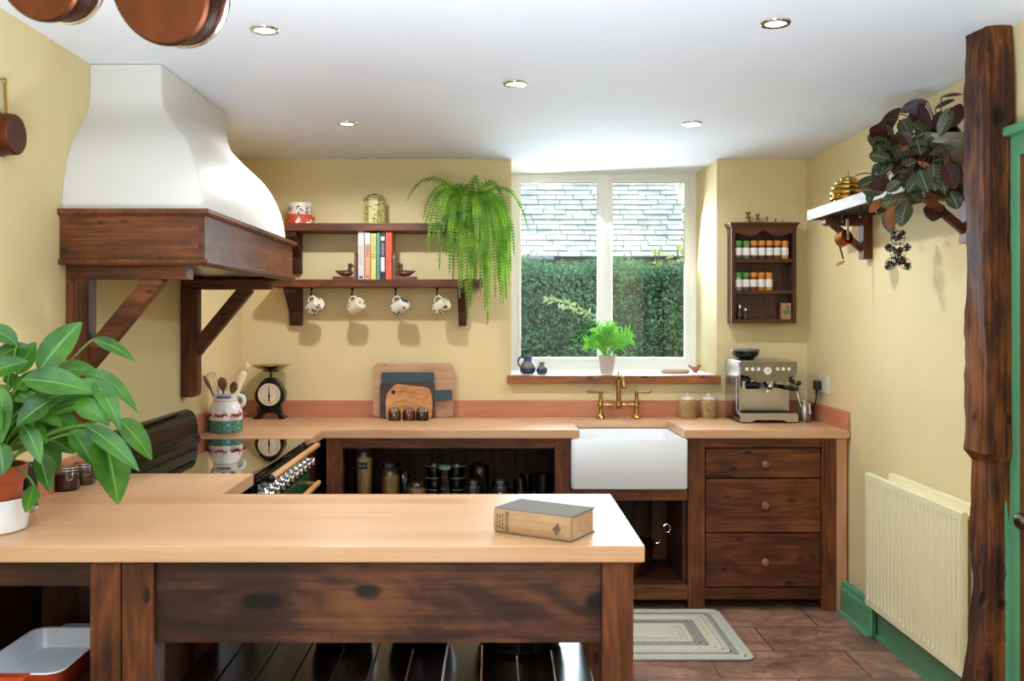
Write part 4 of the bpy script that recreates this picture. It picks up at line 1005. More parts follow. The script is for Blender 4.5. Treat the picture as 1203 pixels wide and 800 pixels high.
# hanging things
t = thing('measuring_cup', 'copper measuring cup hanging from a hook under the whitewashed shelf', 'measuring cup', (RX+.03, 4.12, RZ-.045), rot=(0, 0, R(25)))
b = MB(); b.lathe([(0, 0), (.030, 0), (.034, .004), (.035, .05), (.033, .05), (.031, .006), (0, .004)], (.0, .02, -.085), 26, (R(72), 0, 0)); b.build('bowl', metal('bright_copper', '#b8744a', .3), t)
b = MB(); b.box(-.007, .007, -.03, -.026, -.085, .008, .002); b.build('handle', steel, t)
t = thing('pull_cord', 'dark cord with small wooden toggle hanging beside the far shelf bracket', 'cord', (RX+.075, 4.293, RZ+.002))
b = MB(); b.tube([(0, 0, 0), (0, -.003, -.06), (.004, -.003, -.14), (.022, -.003, -.205)], .0042, 8); b.build('cord', blackm, t)
b = MB(); b.tube([(-.01, -.004, -.235), (.0, -.004, -.226), (.012, -.004, -.224), (.026, -.004, -.214)], [.004, .008, .008, .004], 10); b.build('toggle', plain('toggle_wood', '#a9854e', .5), t)
# bear-shaped wire ornament filled with brown pieces
q = at(1055, 295, 3.75)
t = thing('wire_ornament', 'bear-shaped wire ornament filled with brown pieces hanging below the shelf plant', 'ornament', (RX+.03, 3.75, RZ-.048))
ox, oz = q.x-(RX+.03), q.z-(RZ-.048)
rnd = random.Random(11)
nut = plain('brown_pieces', '#3a1e14', .35, 0, .3, 60)
b = MB(); w_ = MB()
blobs = ((0, .053, .029), (-.02, .075, .011), (.02, .075, .011), (0, .0, .034), (-.038, .014, .015), (.038, .016, .015), (-.028, -.05, .023), (.028, -.05, .023), (0, -.03, .028), (-.04, -.064, .014), (.04, -.064, .014))
for x, z, r in blobs:
    for k in range(max(3, int(r*420))):
        a, e_ = rnd.uniform(0, 2*PI), rnd.uniform(-1, 1); rr_ = r*.72*rnd.random()**.4
        c_ = (ox+x+rr_*math.cos(a)*math.sqrt(1-e_*e_), rr_*math.sin(a)*math.sqrt(1-e_*e_)*.8, oz+z+rr_*e_)
        b.ball(c_, (rnd.uniform(.005, .010), rnd.uniform(.004, .007), rnd.uniform(.004, .008)), 8, (rnd.random()*3, rnd.random()*3, 0))
    for rot in ((PI/2, 0, 0), (0, 0, 0), (PI/2, 0, PI/2)): w_.torus((ox+x, 0, oz+z), r, .0012, rot, 18, 5)
b.build('filling', nut, t)
w_.tube([(ox, 0, oz+.082), (ox*.5, 0, (oz+.082)*.4), (0, 0, 0), (-.004, .0, .016)], .0014, 6); w_.build('wire_frame', iron, t)

# ---------------------------------------------------------------- red-leaved prayer plant
MX, MY = 1.675, 3.42
mp_ = thing('prayer_plant', 'large prayer plant with dark veined leaves and red undersides on the right wall shelf', 'potted plant', (MX, MY, RZ+.042))
b = MB(); b.lathe([(0, 0), (.066, 0), (.07, .004), (.085, .135), (.09, .138), (.09, .158), (.083, .158), (.078, .13), (0, .128)], seg=32); b.build('pot', plain('grey_pot', '#8d8378', .6, 0, .08, 20), mp_)
ml = leafmat('prayer_leaf', '#1c2413', '#363f22', '#7d8258', '#3d1512', .2, .42, 7, 9)
mr = leafmat('prayer_leaf_red', '#250b0a', '#431512', '#52201a', '#250b0a', .15, .5)
mo = leafmat('prayer_leaf_orange', '#a8642c', '#7a4a24', None, None, .25, .5)
mg = leafmat('prayer_leaf_light', '#46532c', '#5f6d3c', '#98a070', '#4a1a16', .25, .42, 7, 9)
L = {0: W(mp_), 1: W(mp_), 2: W(mp_), 3: W(mp_)}
stems = W(mp_)
oval = lambda t_: (max(0, math.sin(PI*(t_*.97+.015))))**.62
rnd = random.Random(5)
crown = Vector((MX, MY, RZ+.042+.14))
def mleaf(bx_, by_, tx, ty, w, D0, D1, k=0, stem=True, droop=.0):
    a, c_ = at(bx_, by_, D0), at(tx, ty, D1); ln = (c_-a).length
    mid = (a+c_)/2+Vector((0, 0, ln*.10-droop))
    view = Vector((-a.x*.55+rnd.uniform(-.35, .35), -a.y*.32, .5+rnd.uniform(-.6, .3)))
    nr = view if k != 1 else Vector((-a.x, -a.y, rnd.uniform(-1, 1)))
    L[k].leaf(bez(a, mid, c_, 9), w*D0/F, nr, 3, .18, oval, .08)
    if stem: stems.tube(bez(crown, (crown+a)/2+Vector((0, 0, .04)), a, 7), .0022, 6)
for a in ((1056, 134, 1023, 170, 17, 3.5, 3.6, 1), (1060, 128, 1034, 150, 13, 3.5, 3.6, 1), (1045, 140, 1040, 185, 13, 3.5, 3.55, 1), (1089, 119, 1058, 132, 14, 3.45, 3.5, 1), (1086, 120, 1068, 148, 15, 3.45, 3.5, 1), (1080, 122, 1092, 158, 13, 3.45, 3.4, 1), (1098, 128, 1122, 117, 6, 3.4, 3.35, 1), (1106, 114, 1131, 111, 4, 3.35, 3.3, 1),
          (1118, 150, 1129, 122, 18, 3.32, 3.25, 1), (1098, 152, 1112, 132, 18, 3.4, 3.4, 1), (1090, 245, 1103, 270, 0.1, 3.4, 3.4, 1),
          (1104, 160, 1119, 126, 17, 3.33, 3.28, 0), (1064, 180, 1099, 157, 17, 3.4, 3.35, 0), (1048, 190, 1060, 152, 15, 3.5, 3.5, 0), (1080, 198, 1046, 213, 23, 3.38, 3.5, 0), (1090, 193, 1070, 222, 17, 3.35, 3.4, 0),
          (1040, 220, 1027, 193, 17, 3.6, 3.65, 0), (1043, 206, 1033, 227, 15, 3.55, 3.6, 3), (1066, 234, 1033, 241, 18, 3.5, 3.6, 3), (1066, 236, 1058, 266, 20, 3.45, 3.45, 0), (1050, 242, 1046, 270, 17, 3.5, 3.5, 2), (1040, 250, 1048, 274, 14, 3.52, 3.5, 0),
          (1106, 188, 1101, 222, 16, 3.33, 3.3, 0), (1092, 182, 1122, 174, 12, 3.33, 3.28, 0), (1118, 190, 1122, 222, 22, 3.3, 3.28, 0), (1112, 185, 1112, 212, 6, 3.3, 3.3, 2), (1068, 172, 1061, 180, 11, 3.36, 3.36, 2), (1078, 190, 1098, 202, 7, 3.33, 3.3, 2),
          (1100, 238, 1096, 260, 24, 3.4, 3.38, 1), (1036, 236, 1022, 250, 12, 3.6, 3.6, 2), (1056, 196, 1028, 205, 14, 3.5, 3.6, 0), (1058, 172, 1040, 186, 13, 3.5, 3.55, 0), (1030, 205, 1020, 240, 14, 3.62, 3.66, 0), (1096, 193, 1099, 224, 21, 3.24, 3.2, 0), (1086, 203, 1066, 226, 19, 3.3, 3.32, 0), (1112, 192, 1121, 222, 22, 3.2, 3.16, 1), (1080, 200, 1090, 226, 19, 3.28, 3.25, 0), (1104, 200, 1110, 226, 18, 3.22, 3.18, 0)):
    mleaf(*a)
for i in range(95):
    px, py = rnd.uniform(1032, 1128), rnd.uniform(152, 228); ang = rnd.uniform(0, 2*PI); ln = rnd.uniform(20, 32)
    mleaf(px, py, px+ln*math.cos(ang), py+ln*.8*math.sin(ang), rnd.uniform(14, 21), rnd.uniform(3.32, 3.5), rnd.uniform(3.32, 3.5), rnd.choice((0, 0, 0, 0, 1)))
L[0].build('leaves', ml, mp_, ang=2); L[1].build('red_leaves', mr, mp_, ang=2, label='dark red leaf undersides'); L[2].build('orange_leaves', mo, mp_, ang=2, label='faded orange leaves'); L[3].build('pale_leaves', mg, mp_, ang=2, label='lighter green oval leaves')
stems.tube(bez((MX-.02, MY, RZ+.17), at(1095, 218, 3.38), at(1085, 222, 3.4)), .003, 6)
stems.build('stems', plain('plant_stems', '#5a2a22', .5), mp_)

# ================================================================ RADIATOR
rd = thing('radiator', 'cream fluted panel radiator on the right wall beside the timber post', 'radiator', (1.72, 3.7, .16))
cr = plain('cream_radiator', '#e6dcb4', .35, 0, .01, 8)
def panel(x, y0, y1, z0, z1, n=24):
    b = W(rd); pts = []
    p_ = (y1-y0)/n
    prof = []
    for i in range(n):
        c_ = y0+p_*i
        prof += [(c_, .013), (c_+p_*.16, .013), (c_+p_*.30, 0), (c_+p_*.86, 0)]
    prof.append((y1, .013))
    rows = []
    for z, k in ((z0, 0.3), (z0+.004, 0), (z0+.03, 0), (z0+.05, 1), (z1-.05, 1), (z1-.03, 0), (z1-.004, 0), (z1, .3)):
        rows.append([(x-.004+(d*k if k >= .99 else (.006 if k else 0)), y, z) for y, d in prof])
    b.loft(rows, closed=False, cap0=False, cap1=False)
    b.box(x+.0095, x+.02, y0, y1, z0, z1, .003)
    b.box(x-.003, x+.015, y0-.002, y0+.003, z0+.004, z1-.004); b.box(x-.003, x+.015, y1-.003, y1+.002, z0+.004, z1-.004)
    return b
pb = panel(1.690, 3.285, 4.138, .172, .772); pb.wn = False; pb.build('front_panel', cr, rd, ang=.25)
panel(1.745, 3.25, 4.02, .172, .790).build('rear_panel', cr, rd, ang=.5)
b = W(rd); b.box(1.71, 1.745, 3.30, 4.10, .74, .758, .002); b.build('top_grille', cr, rd)
b = W(rd); b.tube([(1.72, 4.145, .20), (1.72, 4.19, .20), (1.735, 4.19, .19), (1.735, 4.19, .01)], .0085, 10); b.cyl((1.72, 4.15, .20), (1.72, 4.185, .20), .014, seg=12); b.build('pipe', green, rd, label='green painted supply pipe')
b = W(rd)
for y in (3.4, 3.98): b.box(1.76, XR-.001, y, y+.03, .25, .70, .002)
b.build('wall_bracket', cr, rd)

# ================================================================ RUG
rg = thing('braided_rug', 'grey and cream braided rectangular rug on the stone floor before the sink', 'rug', (.56, 4.245, 0))
def braid(name, c1, c2, c3):
    t = NT(name); tc = t.n('ShaderNodeTexCoord'); se = t.n('ShaderNodeSeparateXYZ', Vector=tc.outputs['Object'])
    u = t.math('ADD', se.outputs[0], se.outputs[1]); v2 = t.math('SUBTRACT', se.outputs[0], se.outputs[1])
    s1 = t.math('SINE', t.math('MULTIPLY', u, 260.0)); s2_ = t.math('SINE', t.math('MULTIPLY', v2, 260.0))
    f = t.math('MULTIPLY_ADD', t.math('MULTIPLY', s1, s2_), .5, .5)
    nz = t.n('ShaderNodeTexNoise', Vector=tc.outputs['Object'], Scale=60.0, Detail=2.0)
    f = t.math('ADD', t.math('MULTIPLY', f, .7), t.math('MULTIPLY', nz.outputs[0], .3))
    c = t.ramp(f, [(.25, lin(c1)), (.5, lin(c2)), (.75, lin(c3))]); t.principled(c, .9, 0, f, .5, .003); return t.m
bl = braid('braid_light', '#8f9286', '#b9b9a9', '#d5d2c2'); bd_ = braid('braid_dark', '#55584f', '#83857b', '#b5b5a8'); bc = braid('braid_cream', '#aaa792', '#c5c1ab', '#d8d3bf')
RW, RD_ = .565, .335
seq = [bl, bl, bd_, bl, bc, bc, bd_, bd_, bc, bl, bc, bc]
n = len(seq); st = .0268
bands = {}
for i, m in enumerate(seq):
    w_, d_ = RW-st*(i+.5), RD_-st*(i+.5)
    if d_ < .012: break
    b = bands.setdefault(m.name, (MB(), m))[0]
    r_ = max(.006, .03-.002*i); loop = [Vector((x, y, .0065)) for x, y, _ in rr(-w_, w_, -d_, d_, min(r_, d_*.9), 0, 4)]
    m_ = len(loop); rings = []
    for k in range(m_):
        d = (loop[(k+1) % m_]-loop[k-1]).normalized(); sd = Vector((d.y, -d.x, 0))
        rings.append([loop[k]+sd*(st*.53*math.cos(q))+Vector((0, 0, .0064*math.sin(q))) for q in [2*PI*j/10 for j in range(10)]])
    rings.append(rings[0]); b.loft(rings, True, False, False)
nm = {'braid_light': ('pale_braids', 'pale grey braids'), 'braid_dark': ('dark_braids', 'dark grey braids'), 'braid_cream': ('cream_braids', 'cream braids')}
for k, (b, m) in bands.items(): b.build(nm[k][0], m, rg, label=nm[k][1])
b = MB(); b.box(-RW+.32, RW-.32, -.02, .02, .001, .011, .004); b.build('centre_braid', bc, rg)

# ================================================================ BOOK ON THE PENINSULA
ob = thing('old_book', 'thick old cloth-bound book lying on the peninsula worktop', 'book', (.0005, 2.397, WT+.0008), math.atan2(-.118, .193))
tan = wood('worn_cloth', '#8a6a4a', '#a9875f', '#b9996f', 'X', .75, 3, 2, 0, .3); top_ = plain('grey_cloth', '#70685e', .85, 0, .06, 40)
BL, BW, BH = .226, .138, .064
b = MB(); b.box(0, BL, .004, BW+.004, 0, .003, .001); b.box(0, BL, .004, BW+.004, BH-.003, BH, .001); cv = b.build('cover_boards', top_, ob, label='faded grey cloth boards')
b = MB(); b.prism([(.008, 0), (.001, .004), (-.003, .02), (-.003, BH-.02), (.001, BH-.004), (.008, BH)], 'yz', 0, BL, .001); sp = b.build('spine', tan, ob, label='worn tan spine with dark bands')
b = MB(); b.box(.003, BL-.003, .006, BW-.002, .003, BH-.003); b.build('page_block', wood('aged_pages', '#a98565', '#bd9a78', '#c9a98a', 'X', .8, 6, 8, 0), ob, label='aged tan page edges')
b = MB()
for x in (.038, .043): b.box(x, x+.002, -.0036, -.002, .006, BH-.006)
for k, (x0, zs) in enumerate(((.010, (.016, .026, .036, .046)), (.018, (.018, .03, .044)), (.027, (.014, .024, .035, .047)))):
    for z in zs: b.box(x0, x0+.003+.001*(k % 2), -.0036, -.002, z-.004, z+.0035)
b.prism([(.186, .012), (.200, .032), (.194, .036), (.192, .046), (.180, .034), (.174, .028), (.180, .024)], 'xz', -.0036, -.002)
b.build('spine_print', plain('faded_ink', '#6b5340', .7), sp, label='faded dark lettering and ornament')

# ================================================================ UNDER THE PENINSULA
dish = thing('baking_dish', 'rectangular orange baking dish with white inside in the open cubby', 'baking dish', (-1.226, 2.50, SH+.001))
b = MB(); hw, hl = .118, .178
def ring(k, z, r=.04): return rr(-hw*k, hw*k, -hl*k-(1-k)*.0, hl*k, r, z)
org = plain('orange_enamel', '#c4502a', .15, 0, .05, 8)
b.loft([ring(.86, 0), ring(.88, .004), ring(.985, .06), ring(1.0, .063)], cap1=False); b.build('outside', org, dish, label='glossy orange outside')
b = MB(); b.loft([ring(1.0, .063), ring(.985, .066), ring(.95, .064), ring(.85, .014), ring(.80, .009)], cap0=False, cap1=True); b.build('inside', cer, dish, label='glossy white inside')
for s, m in ((1, cer), (-1, org)):
    b = MB(); b.prism([(-.05, s*(hl-.006)), (-.042, s*(hl+.022)), (-.03, s*(hl+.03)), (.03, s*(hl+.03)), (.042, s*(hl+.022)), (.05, s*(hl-.006))], 'xy', .055, .066, .003); b.build('handle', m, dish)
for px, r, y, l in ((398, .095, 2.76, 'black pan on the boarded shelf under the peninsula, nearest the cubby'), (492, .10, 2.76, 'middle black pan on the boarded shelf under the peninsula'), (612, .135, 2.73, 'wide ridged black pan on the boarded shelf under the peninsula, nearest the end leg')):
    t = thing('black_pan', l, 'pan', ((px-CX)*(y-r)/F, y, SH+.0008), 1.25, group=None)
    big = r > .12
    b = MB(); b.lathe([(0, 0), (r*.82, 0), (r*.86, .004)]+([(r*.87, .008), (r*.90, .010), (r*.90, .014), (r*.93, .017), (r*.93, .021)] if big else [])+[(r, .06), (r, .11), (r*1.03, .113), (r*.97, .113), (r*.96, .06), (r*.8, .008), (0, .006)], seg=40); b.build('body', black, t)
    for s in (-1, 1):
        b = MB(); b.tube([(s*r, -.03, .095), (s*(r+.03), -.025, .098), (s*(r+.03), .025, .098), (s*r, .03, .095)], .006, 8); b.build('handle', black, t)
# copper preserving pan in the sink unit
t = thing('preserving_pan', 'old copper preserving pan with iron bail handle in the sink unit', 'pan', (.685, 4.78, .1412))
b = MB(); b.lathe([(0, 0), (.11, 0), (.118, .004), (.158, .15), (.165, .155), (.160, .157), (.152, .15), (.112, .008), (0, .006)], seg=44); b.build('body', metal('dim_copper', '#8a5a30', .35), t)
b = MB(); b.tube([(.158, .02, .14), (.19, .02, .15), (.215, .015, .20)]+[(.225+.02*math.sin(a), .01, .225-.022*math.cos(a)) for a in [PI*k/6 for k in range(0, 9)]], .005, 8); b.build('bail_handle', chrome, t)

# ================================================================ PEACE LILY
PX, PY = -1.338, 2.415
t = thing('cover_pot', 'white ceramic cover pot under the terracotta pot of the peace lily', 'plant pot', (PX, PY, WT+.0006))
MB().lathe([(0, 0), (.085, 0), (.092, .005), (.098, .05), (.101, .085), (.098, .088), (.093, .084), (.088, .012), (0, .010)], seg=44).build('bowl', cer, t)
pl = thing('peace_lily', 'leafy green peace lily in a terracotta coloured pot on the peninsula', 'potted plant', (PX, PY, WT+.013))
b = MB(); b.lathe([(0, 0), (.070, 0), (.073, .004), (.083, .12), (.092, .122), (.094, .160), (.088, .160), (.082, .125), (.08, .122), (0, .12)], seg=40); b.build('pot', plain('terracotta', '#b0512e', .5, 0, .05, 12), pl, label='terracotta coloured pot')
b = MB(); b.lathe([(.081, .13), (.05, .138), (0, .14)], seg=24); b.build('soil', plain('potting_soil', '#2a1d15', .9, 0, .3, 80, .6), pl)
LF = W(pl); ST = W(pl); rnd = random.Random(21)
lm = leafmat('peace_lily_leaf', '#1f5213', '#5a9830', '#69a540', None, .30, .33, 0, 9)
lance = lambda q: (max(0, math.sin(PI*(q**.8*.97+.015))))**.85
cw = Vector((PX, PY, WT+.15))
def pleaf(bx_, by_, tx, ty, w, D0=2.4, D1=2.4, up=.15, roll=0.0, face=None):
    a, c_ = at(bx_, by_, D0), at(tx, ty, D1); ln = (c_-a).length
    mid = (a+c_)/2+Vector((0, 0, ln*up))
    nr = Vector(face) if face else Vector((-a.x*.4+roll, -a.y*.5, .8))
    LF.leaf(bez(a, mid, c_, 12), w*D0/F, nr, 3, .22, lance, .05)
    rt = cw+Vector((rnd.uniform(-.035, .035), rnd.uniform(-.03, .03), 0))
    ST.tube(bez(rt, (rt*.45+a*.55)+Vector((0, 0, .06)), a, 9), [.0035]*6+[.0028]*3, 7)
for a in ((45, 436, 96, 379, 34, 2.36, 2.42, .1, .3), (108, 399, 158, 424, 17, 2.44, 2.5, .15), (27, 446, 108, 461, 36, 2.3, 2.34, .10), (96, 440, 162, 485, 20, 2.45, 2.5, .35), (110, 448, 141, 506, 24, 2.42, 2.4, .25, .3),
          (140, 493, 178, 540, 28, 2.42, 2.45, .12, .5), (122, 505, 139, 592, 46, 2.36, 2.36, .05, .6), (100, 500, 163, 553, 24, 2.34, 2.32, .12), (82, 503, 112, 550, 26, 2.42, 2.42, .1, .6), (45, 530, 58, 578, 24, 2.38, 2.38, .05, .8), (40, 570, 30, 602, 20, 2.36, 2.35, .05, 1.0),
          (-10, 425, 36, 407, 20, 2.45, 2.48, .2), (2, 455, 2, 520, 24, 2.3, 2.28, .05), (-15, 440, 33, 425, 26, 2.36, 2.4, .1), (20, 440, 42, 402, 24, 2.5, 2.52, .1), (60, 470, 20, 500, 28, 2.34, 2.3, .1), (15, 460, 75, 440, 30, 2.44, 2.46, .1), (30, 478, 88, 462, 24, 2.34, 2.36, .1),
          (60, 482, 118, 470, 26, 2.42, 2.45, .15), (50, 500, 105, 512, 28, 2.44, 2.48, .2), (62, 440, 115, 438, 24, 2.5, 2.52, .2), (-5, 470, -20, 540, 26, 2.28, 2.25, .05), (0, 520, 4, 558, 26, 2.3, 2.28, .0), (28, 500, 48, 545, 22, 2.33, 2.31, .2), (80, 458, 135, 466, 22, 2.4, 2.42, .25), (20, 405, -20, 385, 22, 2.46, 2.44, .2), (86, 478, 128, 500, 26, 2.38, 2.4, .3)):
    pleaf(*a)
for i in range(58):
    an = rnd.uniform(-.5, PI+.4); rr_ = rnd.uniform(20, 75); bx_, by_ = 15+rr_*.6*math.cos(an), 505-rr_*.7*math.sin(an)
    D = rnd.uniform(2.36, 2.52)
    pleaf(max(-20, bx_), by_, max(-28, bx_+rnd.uniform(25, 55)*math.cos(an)), by_-rnd.uniform(0, 35)*math.sin(an)+rnd.uniform(-5, 35), rnd.uniform(18, 30), D, D+rnd.uniform(-.06, .06), .2, rnd.uniform(-.2, .6))
LF.build('leaves', lm, pl, ang=2); ST.build('stalks', plain('lily_stalk', '#5d8a35', .45), pl)
q = at(31, 603, 2.66)
t = thing('pepper_mill', 'black cylindrical mill standing behind the terracotta pot', 'mill', (q.x+.006, 2.66, WT+.0006))
MB().lathe([(0, 0), (.026, 0), (.027, .004), (.027, .016)], seg=26).build('base', chrome, t)
MB().lathe([(.025, .016), (.026, .10), (.024, .13), (.012, .142), (0, .143)], seg=26).build('body', black, t)

# ================================================================ FERN
FX, FY = at(551, 230, 5.07).x, 5.085
fn = thing('boston_fern', 'bright green fern trailing from the right end of the upper shelf', 'potted plant', (FX, FY, S1))
b = MB(); b.lathe([(0, 0), (.055, 0), (.06, .004), (.078, .10), (.082, .102), (.082, .118), (.076, .118), (.072, .1), (0, .1)], seg=32); b.build('pot', plain('fern_pot', '#6b5a48', .6), fn)
fm = leafmat('fern_green', '#2f6f0e', '#97d034', None, None, .5, .5, 0, 13)
FB = W(fn); FS = W(fn); rnd = random.Random(9)
uvl = FB.bm.loops.layers.uv.new('UVMap'); FB.uv = uvl
def frond(pts, wmax, n):
    # pts: smooth polyline from crown to tip
    pts = [Vector(p) for p in pts]
    seg = [(pts[i+1]-pts[i]).length for i in range(len(pts)-1)]; tot = sum(seg)
    FS.tube(pts, [.0016+.0012*(1-i/len(pts)) for i in range(len(pts))], 4)
    roll = rnd.uniform(-.6, .6)
    for k in range(n):
        d = tot*(.08+.92*k/n); i = 0
        while i < len(seg)-1 and d > seg[i]: d -= seg[i]; i += 1
        p = pts[i].lerp(pts[i+1], min(1, d/seg[i])); tn = (pts[i+1]-pts[i]).normalized()
        u = k/n; w = wmax*(min(1, u*5+.25))*(1-u**2.2*.9)
        nr = Vector((math.sin(roll), -1, .3+.3*math.cos(roll))).normalized()
        sd = tn.cross(nr); sd = sd.normalized() if sd.length > .05 else Vector((1, 0, 0)); up = sd.cross(tn)
        bw = tot/n*.30
        for s in (-1, 1):
            dr = (sd*s+tn*.35-up*.10+Vector((0, 0, -.12))+Vector((rnd.uniform(-.1, .1), rnd.uniform(-.1, .1), rnd.uniform(-.1, .1)))).normalized()
            a = FB.v(p-tn*bw); c_ = FB.v(p+tn*bw); m1 = FB.v(p+dr*w*.6-tn*bw*.75); m2 = FB.v(p+dr*w*.6+tn*bw*.85); e_ = FB.v(p+dr*w+tn*bw*.4)
            FB.face((a, m1, m2, c_)); FB.face((m1, e_, m2))
cr0 = Vector((FX, FY, S1+.115))
def frond_to(tx, ty, peak, D, w=.020, ax=None):
    tip = at(tx, ty, D)
    out = tip.x-cr0.x
    ptop = Vector((cr0.x+(out*.45 if ax is None else ax), cr0.y+(D-cr0.y)*.55, cr0.z+peak))
    sh = Vector((cr0.x+out*(.98 if ty > 290 else .8), cr0.y+(D-cr0.y)*1.0, max(tip.z+.06, cr0.z+peak*(.35 if ty > 290 else .9))))
    st_ = cr0+Vector((rnd.uniform(-.03, .03), rnd.uniform(-.03, .03), -.01))
    pts = bez4(st_, ptop, sh, tip, 16); L_ = sum((pts[i+1]-pts[i]).length for i in range(15))
    frond(pts, w*1.6, int(L_/.0185))
for a in ((478, 236, .19, 5.02), (497, 258, .15, 4.98), (498, 272, .13, 5.05), (503, 296, .17, 4.95, .02), (512, 290, .12, 4.9), (508, 285, .10, 4.96, .021), (516, 318, .11, 4.93), (528, 322, .14, 4.88), (532, 330, .10, 4.93), (524, 300, .22, 4.95),
          (540, 352, .12, 4.9, .024), (549, 375, .10, 4.92, .026), (553, 360, .1, 4.87, .026), (560, 310, .13, 4.83, .018), (543, 340, .10, 4.86), (573, 382, .10, 4.92, .026), (570, 366, .13, 4.95, .024), (582, 350, .12, 4.9, .024), (588, 356, .12, 4.94, .022), (594, 350, .13, 4.97, .022),
          (593, 330, .11, 4.9), (600, 320, .14, 4.96), (598, 336, .16, 5.0), (621, 271, .14, 5.0, .014), (600, 285, .19, 4.98), (575, 320, .12, 4.84, .02), (568, 300, .10, 4.82, .018), (585, 300, .10, 4.85, .02), (563, 232, .2, 4.96, .018), (545, 260, .14, 4.86, .02), (604, 300, .12, 4.99)):
    frond_to(*a)
for i in range(26):
    tx = rnd.uniform(522, 604); ty = rnd.uniform(265, 335)+ (25 if 540 < tx < 600 else 0)
    frond_to(tx, ty, rnd.uniform(.04, .15), rnd.uniform(4.86, 5.06), rnd.uniform(.016, .024))
FB.build('fronds', fm, fn, ang=3); FS.build('frond_stems', plain('fern_stem', '#56701f', .6), fn)

# ================================================================ WINDOW SILL ITEMS
stw = NT('blue_stoneware'); tc = stw.n('ShaderNodeTexCoord'); se = stw.n('ShaderNodeSeparateXYZ', Vector=tc.outputs['Object'])
c = stw.ramp(stw.math('MULTIPLY', se.outputs[2], 9.0), [(0, lin('#2a3444')), (.28, lin('#2e3a4e')), (.34, lin('#6a6a62')), (.6, lin('#77766c')), (.68, lin('#33466a')), (1, lin('#3a5078'))]); stw.principled(c, .2)
sx = lambda px, D=5.3: (px-CX)*D/F
t = thing('stoneware_jug', 'small blue stoneware jug with handle at the left end of the window sill', 'jug', (sx(620), 5.30, ZS))
MB().lathe([(0, 0), (.032, 0), (.044, .01), (.047, .03), (.040, .055), (.026, .072), (.023, .085), (.027, .103), (.024, .103), (.02, .085), (.035, .05), (.04, .02), (0, .01)], seg=32).build('body', stw.m, t)
b = MB(); b.tube(bez4((-.024, 0, .094), (-.062, 0, .11), (-.062, 0, .05), (-.042, 0, .04), 12), .0055, 8); b.build('handle', stw.m, t)
t = thing('bud_vase', 'tiny blue grey bud vase beside the stoneware jug on the sill', 'vase', (sx(636.5), 5.28, ZS))
MB().lathe([(0, 0), (.026, 0), (.033, .012), (.032, .03), (.020, .046), (.015, .054), (.019, .068), (.016, .068), (.013, .054), (.028, .03), (0, .01)], seg=30).build('body', stw.m, t)
t = thing('palm_plant', 'small palm plant in a ribbed beige pot on the window sill', 'potted plant', (sx(713, 5.30), 5.30, ZS))
pr = [(0, 0), (.034, 0)]
for k in range(14): z = .004+k*.0068; r = .036+.011*k/13; pr += [(r, z), (r+.0012, z+.003)]
pr += [(.050, .100), (.050, .106), (.045, .106), (.044, .095), (0, .093)]
MB().lathe(pr, seg=36).build('pot', plain('beige_pot', '#b8ac9c', .6, 0, .04, 20), t)
sm = leafmat('palm_green', '#3f8a24', '#7cc044', None, None, .4, .4, 0, 12); b = W(t); st_ = W(t); rnd = random.Random(4)
for k in range(13):
    a = rnd.uniform(0, 2*PI); ln = rnd.uniform(.10, .22); lean_ = rnd.uniform(.08, .5)
    base = Vector(t.location)+Vector((rnd.uniform(-.015, .015), rnd.uniform(-.015, .015), .09))
    d = Vector((math.cos(a)*lean_, math.sin(a)*lean_*.7, 1)).normalized(); tip = base+d*ln+Vector((math.cos(a)*.03*lean_*4, 0, -.04*lean_*2))
    pts = bez(base, base+d*ln*.7, tip, 9); st_.tube(pts, .0018, 5)
    for j in range(3, 9):
        p = pts[j]; tn = (pts[j]-pts[j-1]).normalized()
        for s in (-1, 1):
            sd = tn.cross(Vector((rnd.uniform(-.4, .4), -1, 0))).normalized()*s
            b.leaf([p, p+(sd*.6+tn*.8)*.03, p+(sd*.75+tn*.65)*.062+Vector((0, 0, -.006))], .012, (0, -1, .3), 1, .1, lambda q: (math.sin(PI*(q*.9+.08)))**.8)
    b.leaf([pts[-1], pts[-1]+d*.03, pts[-1]+d*.06], .012, (0, -1, .2), 1, .1, lambda q: (math.sin(PI*(q*.9+.08)))**.8)
for s, tx, tz in ((-1, -.13, .13), (1, .115, .11), (-1, -.07, .20)):
    base = Vector(t.location)+Vector((0, 0, .09)); b.leaf(bez(base, base+Vector((tx*.5, 0, .12)), base+Vector((tx, -.01, tz-.09)), 8), .022, (0, -.8, .6), 2, .15)
b.build('leaves', sm, t, ang=2); st_.build('stalks', plain('palm_stalk', '#6a9a3c', .5), t)
t = thing('wooden_dish', 'flat pale wooden dish lying on the right of the window sill', 'dish', (sx(793, 5.34), 5.34, ZS))
b = MB(); b.loft([[(k*.083*math.cos(a), k*.06*math.sin(a), z) for a in [2*PI*j/32 for j in range(32)]] for k, z in ((.90, 0), (.97, .005), (1.0, .014), (1.0, .020), (.96, .021), (.92, .017), (.5, .013))]); b.build('dish_body', plain('pale_dish_wood', '#b08d74', .5, 0, .05, 18), t)
t = thing('ceramic_bird', 'small brown ceramic bird beside the wooden dish on the sill', 'ornament', (sx(817, 5.40), 5.40, ZS))
br_ = plain('brown_glaze', '#9a6445', .3)
b = MB(); b.ball((0, 0, .022), (.024, .017, .017)); b.lathe([(.012, 0), (.008, .01)], seg=12, caps=True); b.ball((.018, 0, .040), .0125); b.tube([(-.015, 0, .026), (-.032, 0, .036), (-.042, 0, .046)], [.010, .007, .004], 8); b.tube([(.028, 0, .041), (.038, 0, .039)], [.004, .001], 8); b.build('body', br_, t)

